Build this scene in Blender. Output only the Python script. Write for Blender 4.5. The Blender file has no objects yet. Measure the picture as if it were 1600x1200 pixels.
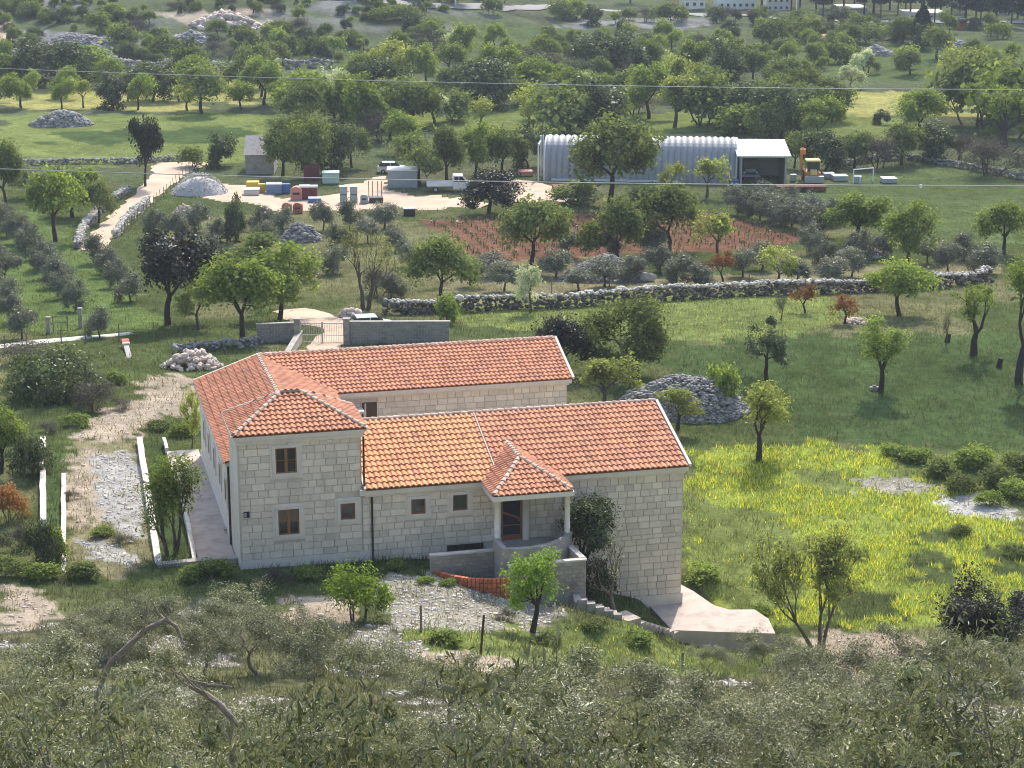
import bpy, bmesh, math, random
import numpy as np
from math import sin, cos, pi, radians, sqrt, atan2
from mathutils import Vector, Matrix

S = bpy.context.scene
COL = S.collection
random.seed(7)
RNG = np.random.default_rng(11)

# ------------------------------------------------------------------ camera, sky, sun, exposure
CAM_H = 37.0
PITCH = radians(15.0)
cam_d = bpy.data.cameras.new('camera')
cam_d.sensor_width = 36.0
cam_d.lens = 72.0
cam_d.clip_start = 0.2
cam_d.clip_end = 6000.0
cam = bpy.data.objects.new('camera', cam_d)
COL.objects.link(cam)
cam.location = (0, 0, CAM_H)
cam.rotation_euler = (radians(90.0) - PITCH, 0, 0)
S.camera = cam

SUN_EL = radians(47.0)
SUN_AZ = radians(12.0)          # from +Y (view direction) towards +X
W = bpy.data.worlds.new('World')
S.world = W
W.use_nodes = True
wn = W.node_tree.nodes
wl = W.node_tree.links
sky = wn.new('ShaderNodeTexSky')
sky.sky_type = 'NISHITA'
sky.sun_disc = False
sky.sun_elevation = SUN_EL
sky.sun_rotation = SUN_AZ
sky.air_density = 1.0
sky.dust_density = 2.0
sky.ozone_density = 1.0
bg = wn.get('Background') or wn.new('ShaderNodeBackground')
wo = wn.get('World Output') or wn.new('ShaderNodeOutputWorld')
bg.inputs['Strength'].default_value = 0.15
wl.new(sky.outputs[0], bg.inputs['Color'])
wl.new(bg.outputs[0], wo.inputs['Surface'])

sun_d = bpy.data.lights.new('sun', 'SUN')
sun_d.energy = 2.8
sun_d.angle = radians(1.0)
sun_d.color = (1.0, 0.95, 0.87)
sun = bpy.data.objects.new('sun', sun_d)
COL.objects.link(sun)
sun_dir = Vector((sin(SUN_AZ) * cos(SUN_EL), cos(SUN_AZ) * cos(SUN_EL), sin(SUN_EL)))
sun.rotation_euler = sun_dir.to_track_quat('Z', 'Y').to_euler()
sun.location = (0, 0, 200)

vs = S.view_settings
vs.view_transform = 'Standard'
vs.look = 'None'
vs.gamma = 1.0
vs.exposure = 1.08
vs.use_curve_mapping = False
S.render.engine = 'CYCLES'
S.cycles.filter_width = 1.05
S.cycles.max_bounces = 6
S.cycles.diffuse_bounces = 3
S.cycles.transmission_bounces = 4
S.cycles.transparent_max_bounces = 8
S.cycles.volume_bounces = 0

# ------------------------------------------------------------------ pixel ray -> ground helpers (photo 1600x1200)
FPX = 3200.0
CP, SP = cos(PITCH), sin(PITCH)

def sm(t):
    t = np.clip(t, 0, 1)
    return t * t * (3 - 2 * t)

def _hash(ix, iy, s):
    h = (ix * 374761393 + iy * 668265263 + s * 974711) & 0x7fffffff
    h = ((h ^ (h >> 13)) * 1274126177) & 0x7fffffff
    return ((h ^ (h >> 16)) & 0xffff) / 65535.0

def vnoise(x, y, s=0):
    x = np.asarray(x, float); y = np.asarray(y, float)
    ix = np.floor(x).astype(np.int64); iy = np.floor(y).astype(np.int64)
    fx = sm(x - ix); fy = sm(y - iy)
    a = _hash(ix, iy, s); b = _hash(ix + 1, iy, s); c = _hash(ix, iy + 1, s); d = _hash(ix + 1, iy + 1, s)
    return (a * (1 - fx) + b * fx) * (1 - fy) + (c * (1 - fx) + d * fx) * fy

def fbm(x, y, s=0, n=3):
    r = 0; a = 0.5; t = 0
    for i in range(n):
        r = r + a * vnoise(x * 2 ** i, y * 2 ** i, s + i * 17); t += a; a *= 0.5
    return r / t

# house frame: origin at the front left corner of the tower, u along the front, v into the scene
YAW = radians(13.9)
CU = np.array([cos(YAW), sin(YAW)])
CV = np.array([-sin(YAW), cos(YAW)])
C0 = np.array([-14.144, 100.862])

def hw(u, v):
    return C0[0] + u * CU[0] + v * CV[0], C0[1] + u * CU[1] + v * CV[1]

TY = [-400, -60, 0, 8, 20, 40, 60, 80, 92, 97, 101, 105, 122, 135, 150, 172, 200, 250, 600, 900, 2600]
TZ = [45, 45, 33, 29.5, 24, 15, 8.2, 3.0, .5, .1, -.05, -.35, -.35, -.9, -2.2, -4.2, -6, -8, -8, 12, 45]

def terrain(x, y):
    x = np.asarray(x, float); y = np.asarray(y, float)
    z = np.interp(y, TY, TZ)
    R = sm((x + 6.5) / 21.0)
    z = z - 4.75 * R * sm((y - 78) / 22.0) * (1 - sm((y - 122) / 55.0))
    hill = np.clip((y - 425 - 0.5 * np.clip(x + 60, 0, 999)), 0, 900) * 0.17 * sm((35 - x) / 80.0)
    z = z + np.minimum(hill, 50 - z) * (hill > 0)
    du = (x - C0[0]) * CU[0] + (y - C0[1]) * CU[1]
    dv = (x - C0[0]) * CV[0] + (y - C0[1]) * CV[1]
    dip = sm((du + 2.3) / .4) * sm((0.9 - du) / .5) * sm((dv - 1.2) / .6) * sm((22 - dv) / 1.0)
    dip2 = sm((du - 21.6) / 1.2) * sm((29.2 - du) / 1.2) * sm((dv + 6.6) / 1.2) * sm((4.6 - dv) / 1.2)
    z = z - 0.6 * dip - 0.7 * dip2 + 0.75 * sm((du - 13.8) / 2) * sm((21.5 - du) / 2.5) * sm((dv + 10.5) / 2.5) * sm((-5.9 - dv) / .7)
    amp = 0.16 * sm((y - 20) / 60) + 0.5 * sm((y - 300) / 200)
    near = 1 - sm((np.hypot((du - 12) / 16, (dv - 9) / 14) - 1) * -2 + 1) * 0.7
    z = z + amp * near * (fbm(x / 7.0, y / 7.0, 3) - 0.5) * 2 + 1.2 * sm((y - 380) / 120) * (fbm(x / 26.0, y / 26.0, 9) - .5) * 2
    return z

def ray(px, py):
    px = np.asarray(px, float); py = np.asarray(py, float)
    a = (px - 800) / FPX; b = (py - 600) / FPX
    return a, CP - b * SP, -(SP + b * CP)

_TS = np.geomspace(5, 2400, 420)
def at_many(px, py):
    a, fy, dz = ray(px, py)
    t = _TS[None, :]
    below = (CAM_H + dz[:, None] * t) < terrain(a[:, None] * t, fy[:, None] * t)
    k = np.clip(np.argmax(below, 1), 1, len(_TS) - 1)
    lo = _TS[k - 1]; hi = _TS[k]
    for _ in range(12):
        m = (lo + hi) / 2
        bl = (CAM_H + dz * m) < terrain(a * m, fy * m)
        hi = np.where(bl, m, hi); lo = np.where(bl, lo, m)
    return a * hi, fy * hi, terrain(a * hi, fy * hi), hi     # x, y, z, depth along the axis

_cache = {}
def at(px, py):
    k = (px, py)
    if k not in _cache:
        x, y, z, d = at_many(np.array([px]), np.array([py]))
        _cache[k] = (float(x[0]), float(y[0]), float(z[0]), float(d[0]) / FPX)
    return _cache[k]                                          # x, y, z, metres per photo pixel

def poly_w(pts):
    p = np.array(pts, float)
    x, y, z, d = at_many(p[:, 0], p[:, 1])
    return np.stack([x, y], 1)

def in_poly(x, y, P):
    r = np.zeros(np.shape(x), bool)
    n = len(P)
    j = n - 1
    for i in range(n):
        xi, yi = P[i]; xj, yj = P[j]
        c = ((yi > y) != (yj > y)) & (x < (xj - xi) * (y - yi) / (yj - yi + 1e-12) + xi)
        r ^= c
        j = i
    return r

# ------------------------------------------------------------------ materials
MATS = {}
def _nt(name):
    m = bpy.data.materials.new(name)
    m.use_nodes = True
    nt = m.node_tree
    for n in list(nt.nodes):
        nt.nodes.remove(n)
    return m, nt, nt.nodes, nt.links

def mat(name, col, rough=.8, var=.12, scale=3.0, bump=0.0, bscale=None, metal=0.0, spec=.3, island=0.0, dirt=None, dscale=.7, damt=.5, streak=1.0):
    """plain surface: base colour with noise variation, optional per-piece variation and stains"""
    m, nt, N, L = _nt(name)
    out = N.new('ShaderNodeOutputMaterial')
    b = N.new('ShaderNodeBsdfPrincipled')
    b.inputs['Roughness'].default_value = rough
    b.inputs['Metallic'].default_value = metal
    b.inputs['Specular IOR Level'].default_value = spec
    L.new(b.outputs[0], out.inputs[0])
    tc = N.new('ShaderNodeNewGeometry')
    no = N.new('ShaderNodeTexNoise')
    no.inputs['Scale'].default_value = scale
    no.inputs['Detail'].default_value = 5
    no.inputs['Roughness'].default_value = .65
    L.new(tc.outputs['Position'], no.inputs['Vector'])
    mr = N.new('ShaderNodeMapRange')
    mr.inputs[1].default_value = .25; mr.inputs[2].default_value = .75
    mr.inputs[3].default_value = 1 - var; mr.inputs[4].default_value = 1 + var
    L.new(no.outputs['Fac'], mr.inputs[0])
    val = mr.outputs[0]
    if island > 0:
        g = N.new('ShaderNodeNewGeometry')
        oi = N.new('ShaderNodeObjectInfo')
        ad = N.new('ShaderNodeMath'); ad.operation = 'ADD'
        L.new(g.outputs['Random Per Island'], ad.inputs[0]); L.new(oi.outputs['Random'], ad.inputs[1])
        fr = N.new('ShaderNodeMath'); fr.operation = 'FRACT'
        L.new(ad.outputs[0], fr.inputs[0])
        m2 = N.new('ShaderNodeMapRange')
        m2.inputs[3].default_value = 1 - island; m2.inputs[4].default_value = 1 + island
        L.new(fr.outputs[0], m2.inputs[0])
        mu = N.new('ShaderNodeMath'); mu.operation = 'MULTIPLY'
        L.new(val, mu.inputs[0]); L.new(m2.outputs[0], mu.inputs[1])
        val = mu.outputs[0]
    base = N.new('ShaderNodeRGB'); base.outputs[0].default_value = (*col, 1)
    colsock = base.outputs[0]
    if dirt is not None:
        n2 = N.new('ShaderNodeTexNoise'); n2.inputs['Scale'].default_value = dscale; n2.inputs['Detail'].default_value = 6
        n2.inputs['Roughness'].default_value = .7
        mp = N.new('ShaderNodeMapping'); mp.inputs['Scale'].default_value = (1, 1, streak)
        L.new(tc.outputs['Position'], mp.inputs['Vector']); L.new(mp.outputs[0], n2.inputs['Vector'])
        r2 = N.new('ShaderNodeMapRange'); r2.inputs[1].default_value = .48; r2.inputs[2].default_value = .72
        r2.inputs[4].default_value = damt
        L.new(n2.outputs['Fac'], r2.inputs[0])
        mx = N.new('ShaderNodeMix'); mx.data_type = 'RGBA'
        L.new(r2.outputs[0], mx.inputs[0]); L.new(colsock, mx.inputs[6]); mx.inputs[7].default_value = (*dirt, 1)
        colsock = mx.outputs[2]
    vm = N.new('ShaderNodeVectorMath'); vm.operation = 'SCALE'
    L.new(colsock, vm.inputs[0]); L.new(val, vm.inputs['Scale'])
    L.new(vm.outputs[0], b.inputs['Base Color'])
    if bump > 0:
        bn = N.new('ShaderNodeTexNoise'); bn.inputs['Scale'].default_value = bscale or scale * 4; bn.inputs['Detail'].default_value = 4
        L.new(tc.outputs['Position'], bn.inputs['Vector'])
        bp = N.new('ShaderNodeBump'); bp.inputs['Strength'].default_value = bump; bp.inputs['Distance'].default_value = .05
        L.new(bn.outputs['Fac'], bp.inputs['Height']); L.new(bp.outputs[0], b.inputs['Normal'])
    MATS[name] = m
    return m

def leaf_mat(name, c1, c2, trans=.35, gloss=0.0, tmul=(1.25, 1.3, .6)):
    m, nt, N, L = _nt(name)
    out = N.new('ShaderNodeOutputMaterial')
    g = N.new('ShaderNodeNewGeometry')
    oi = N.new('ShaderNodeObjectInfo')
    mx = N.new('ShaderNodeMix'); mx.data_type = 'RGBA'
    mx.inputs[6].default_value = (*c1, 1); mx.inputs[7].default_value = (*c2, 1)
    L.new(g.outputs['Random Per Island'], mx.inputs[0])
    sc = N.new('ShaderNodeMapRange'); sc.inputs[3].default_value = .8; sc.inputs[4].default_value = 1.22
    L.new(oi.outputs['Random'], sc.inputs[0])
    vm = N.new('ShaderNodeVectorMath'); vm.operation = 'SCALE'
    L.new(mx.outputs[2], vm.inputs[0]); L.new(sc.outputs[0], vm.inputs['Scale'])
    d = N.new('ShaderNodeBsdfDiffuse')
    L.new(vm.outputs[0], d.inputs['Color'])
    t = N.new('ShaderNodeBsdfTranslucent')
    tm = N.new('ShaderNodeVectorMath'); tm.operation = 'MULTIPLY'; tm.inputs[1].default_value = tmul
    L.new(vm.outputs[0], tm.inputs[0]); L.new(tm.outputs[0], t.inputs['Color'])
    ms = N.new('ShaderNodeMixShader'); ms.inputs[0].default_value = trans
    L.new(d.outputs[0], ms.inputs[1]); L.new(t.outputs[0], ms.inputs[2])
    last = ms.outputs[0]
    if gloss > 0:
        gl = N.new('ShaderNodeBsdfGlossy'); gl.inputs['Roughness'].default_value = .38
        fz = N.new('ShaderNodeMixShader'); fz.inputs[0].default_value = gloss
        L.new(last, fz.inputs[1]); L.new(gl.outputs[0], fz.inputs[2]); last = fz.outputs[0]
    L.new(last, out.inputs[0])
    MATS[name] = m
    return m

def attr_mat(name, trans=.3, noise=None, bump=0.0):
    """colour from the 'Col' attribute (what the ground or plant is made of) with fine noise"""
    m, nt, N, L = _nt(name)
    out = N.new('ShaderNodeOutputMaterial')
    a = N.new('ShaderNodeAttribute'); a.attribute_name = 'Col'
    colsock = a.outputs['Color']
    tc = N.new('ShaderNodeTexCoord')
    if noise:
        prev = None
        for sc_, amt in noise:
            n = N.new('ShaderNodeTexNoise'); n.inputs['Scale'].default_value = sc_; n.inputs['Detail'].default_value = 4
            n.inputs['Roughness'].default_value = .7
            L.new(tc.outputs['Object'], n.inputs['Vector'])
            r = N.new('ShaderNodeMapRange'); r.inputs[1].default_value = .3; r.inputs[2].default_value = .7
            r.inputs[3].default_value = 1 - amt; r.inputs[4].default_value = 1 + amt
            L.new(n.outputs['Fac'], r.inputs[0])
            v = N.new('ShaderNodeVectorMath'); v.operation = 'SCALE'
            L.new(colsock, v.inputs[0]); L.new(r.outputs[0], v.inputs['Scale'])
            colsock = v.outputs[0]
    d = N.new('ShaderNodeBsdfDiffuse'); d.inputs['Roughness'].default_value = .5
    L.new(colsock, d.inputs['Color'])
    last = d.outputs[0]
    if bump > 0:
        bn = N.new('ShaderNodeTexNoise'); bn.inputs['Scale'].default_value = 2.2; bn.inputs['Detail'].default_value = 6
        bn.inputs['Roughness'].default_value = .75
        L.new(tc.outputs['Object'], bn.inputs['Vector'])
        bp = N.new('ShaderNodeBump'); bp.inputs['Strength'].default_value = bump; bp.inputs['Distance'].default_value = .3
        L.new(bn.outputs['Fac'], bp.inputs['Height']); L.new(bp.outputs[0], d.inputs['Normal'])
    if trans > 0:
        t = N.new('ShaderNodeBsdfTranslucent'); L.new(colsock, t.inputs['Color'])
        ms = N.new('ShaderNodeMixShader'); ms.inputs[0].default_value = trans
        L.new(last, ms.inputs[1]); L.new(t.outputs[0], ms.inputs[2]); last = ms.outputs[0]
    L.new(last, out.inputs[0])
    MATS[name] = m
    return m

M = {}
M['stone'] = mat('limestone_block', (.71, .615, .485), .85, .08, 5, .15, 20, island=.13, dirt=(.40, .35, .285), dscale=1.1, damt=.42, streak=.35)
M['mortar'] = mat('mortar', (.55, .475, .38), .95, .15, 4)
M['render'] = mat('pale_render', (.68, .61, .51), .85, .07, 2.5, dirt=(.44, .39, .32), dscale=1.0, damt=.6, streak=.3)
M['trim'] = mat('dressed_stone', (.69, .62, .52), .8, .07, 3, dirt=(.4, .36, .3), dscale=.9, damt=.3)
M['tile'] = mat('clay_tile', (.53, .225, .118), .75, .12, 2.0, island=.20, dirt=(.30, .145, .09), dscale=.9, damt=.5)
M['tile_new'] = mat('ochre_clay_tile', (.61, .275, .12), .7, .10, 2.0, island=.16, dirt=(.50, .20, .085), dscale=.9, damt=.5)
M['tile_cap'] = mat('weathered_ridge_tile', (.50, .36, .27), .85, .2, 3, island=.18, dirt=(.62, .52, .42), dscale=1.3, damt=.8)
M['underlay'] = mat('roof_underlay', (.16, .08, .05), .9)
M['verge'] = mat('verge_mortar', (.66, .60, .50), .85, .1, 3)
M['wood'] = mat('brown_wood', (.26, .115, .045), .5, .2, 6)
M['darkwood'] = mat('dark_wood', (.09, .05, .035), .6, .2, 6)
M['dark'] = mat('dark_interior', (.02, .02, .022), .7)
M['glass'] = mat('window_glass', (.03, .033, .036), .05, .05, 3, spec=.5)
M['pipe'] = mat('dark_downpipe', (.045, .032, .028), .45, .1, 3)
M['concrete'] = mat('grey_concrete', (.36, .33, .29), .9, .15, 2.5, .2, 14, dirt=(.17, .15, .13), dscale=.8, damt=.75)
M['block'] = mat('weathered_block', (.31, .28, .24), .9, .15, 3, .2, 14, island=.14, dirt=(.13, .11, .10), dscale=1.0, damt=.8)
M['pave'] = mat('paved_concrete', (.46, .38, .32), .9, .12, 1.2, .15, 8, dirt=(.27, .22, .17), dscale=.9, damt=.8)
M['whitewall'] = mat('bleached_wall_top', (.55, .51, .45), .9, .14, 1.6, .2, 8, dirt=(.28, .26, .22), dscale=1.1, damt=.7)
M['brick'] = mat('red_clay_block', (.50, .15, .07), .8, .12, 4, island=.15, dirt=(.33, .12, .07), damt=.5)
M['rock'] = mat('grey_limestone_rock', (.30, .28, .26), .95, .25, 2.5, .4, 6, island=.35, dirt=(.16, .15, .14), dscale=1.4, damt=.7)
M['rockpink'] = mat('pale_pink_rock', (.56, .46, .38), .95, .2, 2.0, .4, 6, island=.25, dirt=(.33, .2, .13), dscale=1.0, damt=.6)
M['rockwhite'] = mat('white_limestone', (.54, .50, .43), .95, .2, 2.0, .4, 6, island=.25, dirt=(.3, .28, .25), dscale=1.0, damt=.6)
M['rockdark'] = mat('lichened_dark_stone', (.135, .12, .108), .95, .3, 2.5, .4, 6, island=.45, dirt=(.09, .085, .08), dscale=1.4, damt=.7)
M['gravel'] = mat('grey_gravel', (.50, .475, .44), .95, .15, 1.5, .4, 10)
M['track'] = mat('pale_dirt', (.50, .37, .265), .95, .14, .35, .3, 5, dirt=(.36, .26, .17), dscale=.25, damt=.7)
M['roadgrey'] = mat('dusty_road', (.25, .24, .225), .95, .1, .3)
M['white'] = mat('white_paint', (.70, .70, .68), .4, .05, 2)
M['zinc'] = mat('corrugated_zinc', (.31, .31, .315), .55, .08, 1.0, metal=.1, dirt=(.36, .36, .37), dscale=.4, damt=.6)
M['steel'] = mat('galvanised_steel', (.36, .37, .37), .5, .1, 2, metal=.4)
M['rust'] = mat('rusty_steel', (.17, .065, .035), .85, .3, 2)
M['orange'] = mat('orange_paint', (.55, .20, .03), .5, .1, 2)
M['yellow'] = mat('yellow_plastic', (.62, .44, .03), .5, .08, 2)
M['blue'] = mat('blue_sheeting', (.06, .15, .32), .5, .12, 2)
M['bluegrey'] = mat('faded_blue_sheeting', (.17, .25, .36), .6, .12, 2)
M['pink'] = mat('pink_plastic', (.52, .22, .17), .5, .1, 2)
M['maroon'] = mat('maroon_paint', (.16, .035, .035), .5, .15, 2)
M['terracotta'] = mat('terracotta_paint', (.42, .13, .07), .6, .12, 2)
M['greybox'] = mat('grey_plastic', (.33, .36, .36), .6, .08, 2)
M['palegreen'] = mat('pale_green_cover', (.44, .56, .48), .6, .1, 2)
M['darkblue'] = mat('dark_blue_paint', (.035, .055, .10), .4, .1, 2)
M['silver'] = mat('silver_paint', (.50, .53, .55), .3, .05, 2, metal=.4)
M['paleblue'] = mat('pale_blue_paint', (.50, .60, .66), .25, .05, 2, spec=.6)
M['tyre'] = mat('black_rubber', (.02, .02, .02), .8)
M['bark'] = mat('grey_brown_bark', (.10, .08, .065), .95, .3, 6, .5, 14)
M['barkdark'] = mat('dark_bark', (.045, .036, .03), .95, .3, 6, .5, 14)
M['barkpale'] = mat('pale_olive_bark', (.22, .18, .14), .95, .35, 9, .6, 22)
M['post'] = mat('weathered_post', (.20, .15, .115), .9, .2, 6)
M['wire'] = mat('power_line', (.36, .36, .35), .5, .05, 2)
M['redcap'] = mat('red_tile_cap', (.42, .09, .06), .7, .12, 4)
M['lamp'] = mat('yellow_lamp_lens', (.7, .55, .2), .3)
M['L_olive'] = leaf_mat('olive_leaf', (.055,.064,.024), (.34,.335,.185), .15, .03, (1.1, 1.2, .6))
M['L_olivefar'] = leaf_mat('grey_olive_leaf', (.090,.100,.064), (.23,.235,.165), .22, .03, (1.1, 1.2, .7))
M['L_green'] = leaf_mat('bright_green_leaf', (.135,.185,.050), (.30,.35,.105), .42)
M['L_mid'] = leaf_mat('mid_green_leaf', (.100,.128,.048), (.24,.27,.105), .36)
M['L_yel'] = leaf_mat('young_yellow_green_leaf', (.21,.235,.075), (.38,.40,.14), .45)
M['L_vivid'] = leaf_mat('vivid_green_leaf', (.145,.225,.04), (.26,.35,.075), .48)
M['L_dark'] = leaf_mat('dark_evergreen_leaf', (.017,.020,.013), (.050,.053,.032), .2, .03)
M['L_dgreen'] = leaf_mat('dark_green_leaf', (.042,.058,.026), (.14,.165,.075), .28, .02)
M['L_purple'] = leaf_mat('bare_twig_grey', (.085, .075, .062), (.16, .145, .12), .15)
M['L_white'] = leaf_mat('white_blossom', (.40, .44, .26), (.66, .66, .50), .3)
M['L_red'] = leaf_mat('reddish_leaf', (.16, .07, .035), (.26, .13, .06), .35)
M['L_pine'] = leaf_mat('pine_needle', (.022, .034, .026), (.05, .066, .048), .15)
M['L_orange'] = leaf_mat('rusty_leaf', (.30, .14, .06), (.42, .22, .09), .3)
M['L_flower'] = leaf_mat('yellow_flower', (.46, .43, .02), (.68, .60, .03), .35, 0, (1.1, 1.05, .6))
M['ground'] = attr_mat('ground_cover', 0, [(.12, .18), (.9, .28), (5.0, .30)], .6)
M['blade'] = attr_mat('grass_blade', .42)

# ------------------------------------------------------------------ mesh helpers
def tag(o, label=None, cat=None, group=None, kind=None):
    if label: o['label'] = label
    if cat: o['category'] = cat
    if group: o['group'] = group
    if kind: o['kind'] = kind
    return o

def empty(name, loc, rz=0.0):
    o = bpy.data.objects.new(name, None)
    o.empty_display_size = .3
    o.location = loc
    o.rotation_euler = (0, 0, rz)
    COL.objects.link(o)
    return o

def link(name, me, parent=None, loc=None, rot=None, scale=None):
    o = bpy.data.objects.new(name, me)
    COL.objects.link(o)
    if parent is not None: o.parent = parent
    if loc is not None: o.location = loc
    if rot is not None: o.rotation_euler = rot
    if scale is not None: o.scale = scale
    return o

class MB:
    def __init__(s):
        s.v = []; s.f = []; s.mi = []; s.cur = 0
    def add(s, vs, fs):
        n = len(s.v)
        s.v.extend([tuple(map(float, p)) for p in vs])
        for f in fs:
            s.f.append(tuple(i + n for i in f)); s.mi.append(s.cur)
        return s
    def box(s, x0, x1, y0, y1, z0, z1):
        if x0 > x1: x0, x1 = x1, x0
        if y0 > y1: y0, y1 = y1, y0
        vs = [(x0, y0, z0), (x1, y0, z0), (x1, y1, z0), (x0, y1, z0), (x0, y0, z1), (x1, y0, z1), (x1, y1, z1), (x0, y1, z1)]
        return s.add(vs, [(0, 3, 2, 1), (4, 5, 6, 7), (0, 1, 5, 4), (1, 2, 6, 5), (2, 3, 7, 6), (3, 0, 4, 7)])
    def bbox(s, x0, x1, y0, y1, z0, z1, b):
        """box with chamfered edges (top and sides)"""
        vs = []; fs = []
        for z, i in ((z0, 0), (z0 + b, 1), (z1 - b, 1), (z1, 0)):
            k = 0 if i else b
            vs += [(x0 + b, y0 + k, z), (x1 - b, y0 + k, z), (x1 - k, y0 + b, z), (x1 - k, y1 - b, z), (x1 - b, y1 - k, z), (x0 + b, y1 - k, z), (x0 + k, y1 - b, z), (x0 + k, y0 + b, z)]
        for r in range(3):
            for j in range(8):
                a = r * 8 + j; c = r * 8 + (j + 1) % 8
                fs.append((a, c, c + 8, a + 8))
        fs.append(tuple(range(7, -1, -1))); fs.append(tuple(range(24, 32)))
        return s.add(vs, fs)
    def prism(s, poly, z0, z1):
        n = len(poly)
        vs = [(p[0], p[1], z0) for p in poly] + [(p[0], p[1], z1) for p in poly]
        fs = [tuple(range(n - 1, -1, -1)), tuple(range(n, 2 * n))]
        for i in range(n):
            j = (i + 1) % n
            fs.append((i, j, n + j, n + i))
        return s.add(vs, fs)
    def profile(s, poly, y0, y1):
        """xz polygon pulled along y"""
        n = len(poly)
        vs = [(p[0], y0, p[1]) for p in poly] + [(p[0], y1, p[1]) for p in poly]
        fs = [tuple(range(n)), tuple(range(2 * n - 1, n - 1, -1))]
        for i in range(n):
            j = (i + 1) % n
            fs.append((j, i, n + i, n + j))
        return s.add(vs, fs)
    def obox(s, a, b, w, h, up=(0, 0, 1)):
        """bar from a to b, width w (sideways), height h"""
        a = Vector(a); b = Vector(b); d = (b - a).normalized(); up = Vector(up)
        sd = d.cross(up)
        if sd.length < 1e-4: sd = Vector((1, 0, 0))
        sd.normalize(); u2 = sd.cross(d).normalized()
        vs = []
        for p in (a, b):
            for x, y in ((-1, -1), (1, -1), (1, 1), (-1, 1)):
                vs.append(p + sd * (x * w / 2) + u2 * (y * h / 2))
        return s.add(vs, [(3, 2, 1, 0), (4, 5, 6, 7), (0, 1, 5, 4), (1, 2, 6, 5), (2, 3, 7, 6), (3, 0, 4, 7)])
    def tube(s, pts, rad, n=6, cap=True):
        pts = [Vector(p) for p in pts]
        if not hasattr(rad, '__len__'): rad = [rad] * len(pts)
        vs = []; fs = []
        ref = Vector((0.31, 0.95, 0.1)).normalized()
        for i, p in enumerate(pts):
            d = (pts[min(i + 1, len(pts) - 1)] - pts[max(i - 1, 0)])
            if d.length < 1e-6: d = Vector((0, 0, 1))
            d.normalize()
            r_ = ref if abs(d.dot(ref)) < .95 else Vector((1, 0, 0))
            a = d.cross(r_).normalized(); b = d.cross(a)
            for k in range(n):
                t = 2 * pi * k / n
                vs.append(p + (a * cos(t) + b * sin(t)) * rad[i])
        for i in range(len(pts) - 1):
            for k in range(n):
                k2 = (k + 1) % n
                fs.append((i * n + k, i * n + k2, (i + 1) * n + k2, (i + 1) * n + k))
        if cap:
            fs.append(tuple(range(n))); fs.append(tuple(range((len(pts) - 1) * n + n - 1, (len(pts) - 1) * n - 1, -1)))
        return s.add(vs, fs)
    def cyl(s, c, r, h, n=12, axis='z'):
        a = Vector(c)
        d = {'z': Vector((0, 0, 1)), 'x': Vector((1, 0, 0)), 'y': Vector((0, 1, 0))}[axis]
        return s.tube([a, a + d * h], r, n)
    def mesh(s, name, mats, smooth=False):
        me = bpy.data.meshes.new(name)
        me.from_pydata(s.v, [], s.f)
        if not isinstance(mats, (list, tuple)): mats = [mats]
        for m in mats: me.materials.append(m)
        if len(mats) > 1: me.polygons.foreach_set('material_index', s.mi)
        if smooth: me.polygons.foreach_set('use_smooth', [True] * len(me.polygons))
        me.update()
        return me
    def build(s, name, mats, parent=None, smooth=False, **k):
        return link(name, s.mesh(name, mats, smooth), parent, **k)

def np_mesh(name, verts, faces, mats, mi=None, col=None, smooth=False):
    """verts (N,3); faces (F,k) all with k corners"""
    verts = np.ascontiguousarray(verts, np.float32); faces = np.ascontiguousarray(faces, np.int32)
    F, k = faces.shape
    me = bpy.data.meshes.new(name)
    me.vertices.add(len(verts)); me.vertices.foreach_set('co', verts.ravel())
    me.loops.add(F * k); me.loops.foreach_set('vertex_index', faces.ravel())
    me.polygons.add(F)
    me.polygons.foreach_set('loop_start', np.arange(0, F * k, k, dtype=np.int32))
    for m in (mats if isinstance(mats, (list, tuple)) else [mats]): me.materials.append(m)
    if mi is not None: me.polygons.foreach_set('material_index', np.asarray(mi, np.int32))
    if smooth: me.polygons.foreach_set('use_smooth', np.ones(F, bool))
    if col is not None:
        a = me.attributes.new('Col', 'FLOAT_COLOR', 'POINT')
        c = np.ones((len(verts), 4), np.float32); c[:, :3] = col
        a.data.foreach_set('color', c.ravel())
    me.update(calc_edges=True)
    return me

def rock_mesh(name, m, seed, sx=1, sy=1, sz=.7, sub=1):
    bm = bmesh.new()
    bmesh.ops.create_icosphere(bm, subdivisions=sub, radius=.5)
    r = random.Random(seed)
    for v in bm.verts:
        k = 1 + r.uniform(-.28, .22)
        v.co = Vector((v.co.x * sx * k, v.co.y * sy * k, v.co.z * sz * k))
    me = bpy.data.meshes.new(name)
    bm.to_mesh(me); bm.free()
    me.materials.append(m)
    return me

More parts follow.
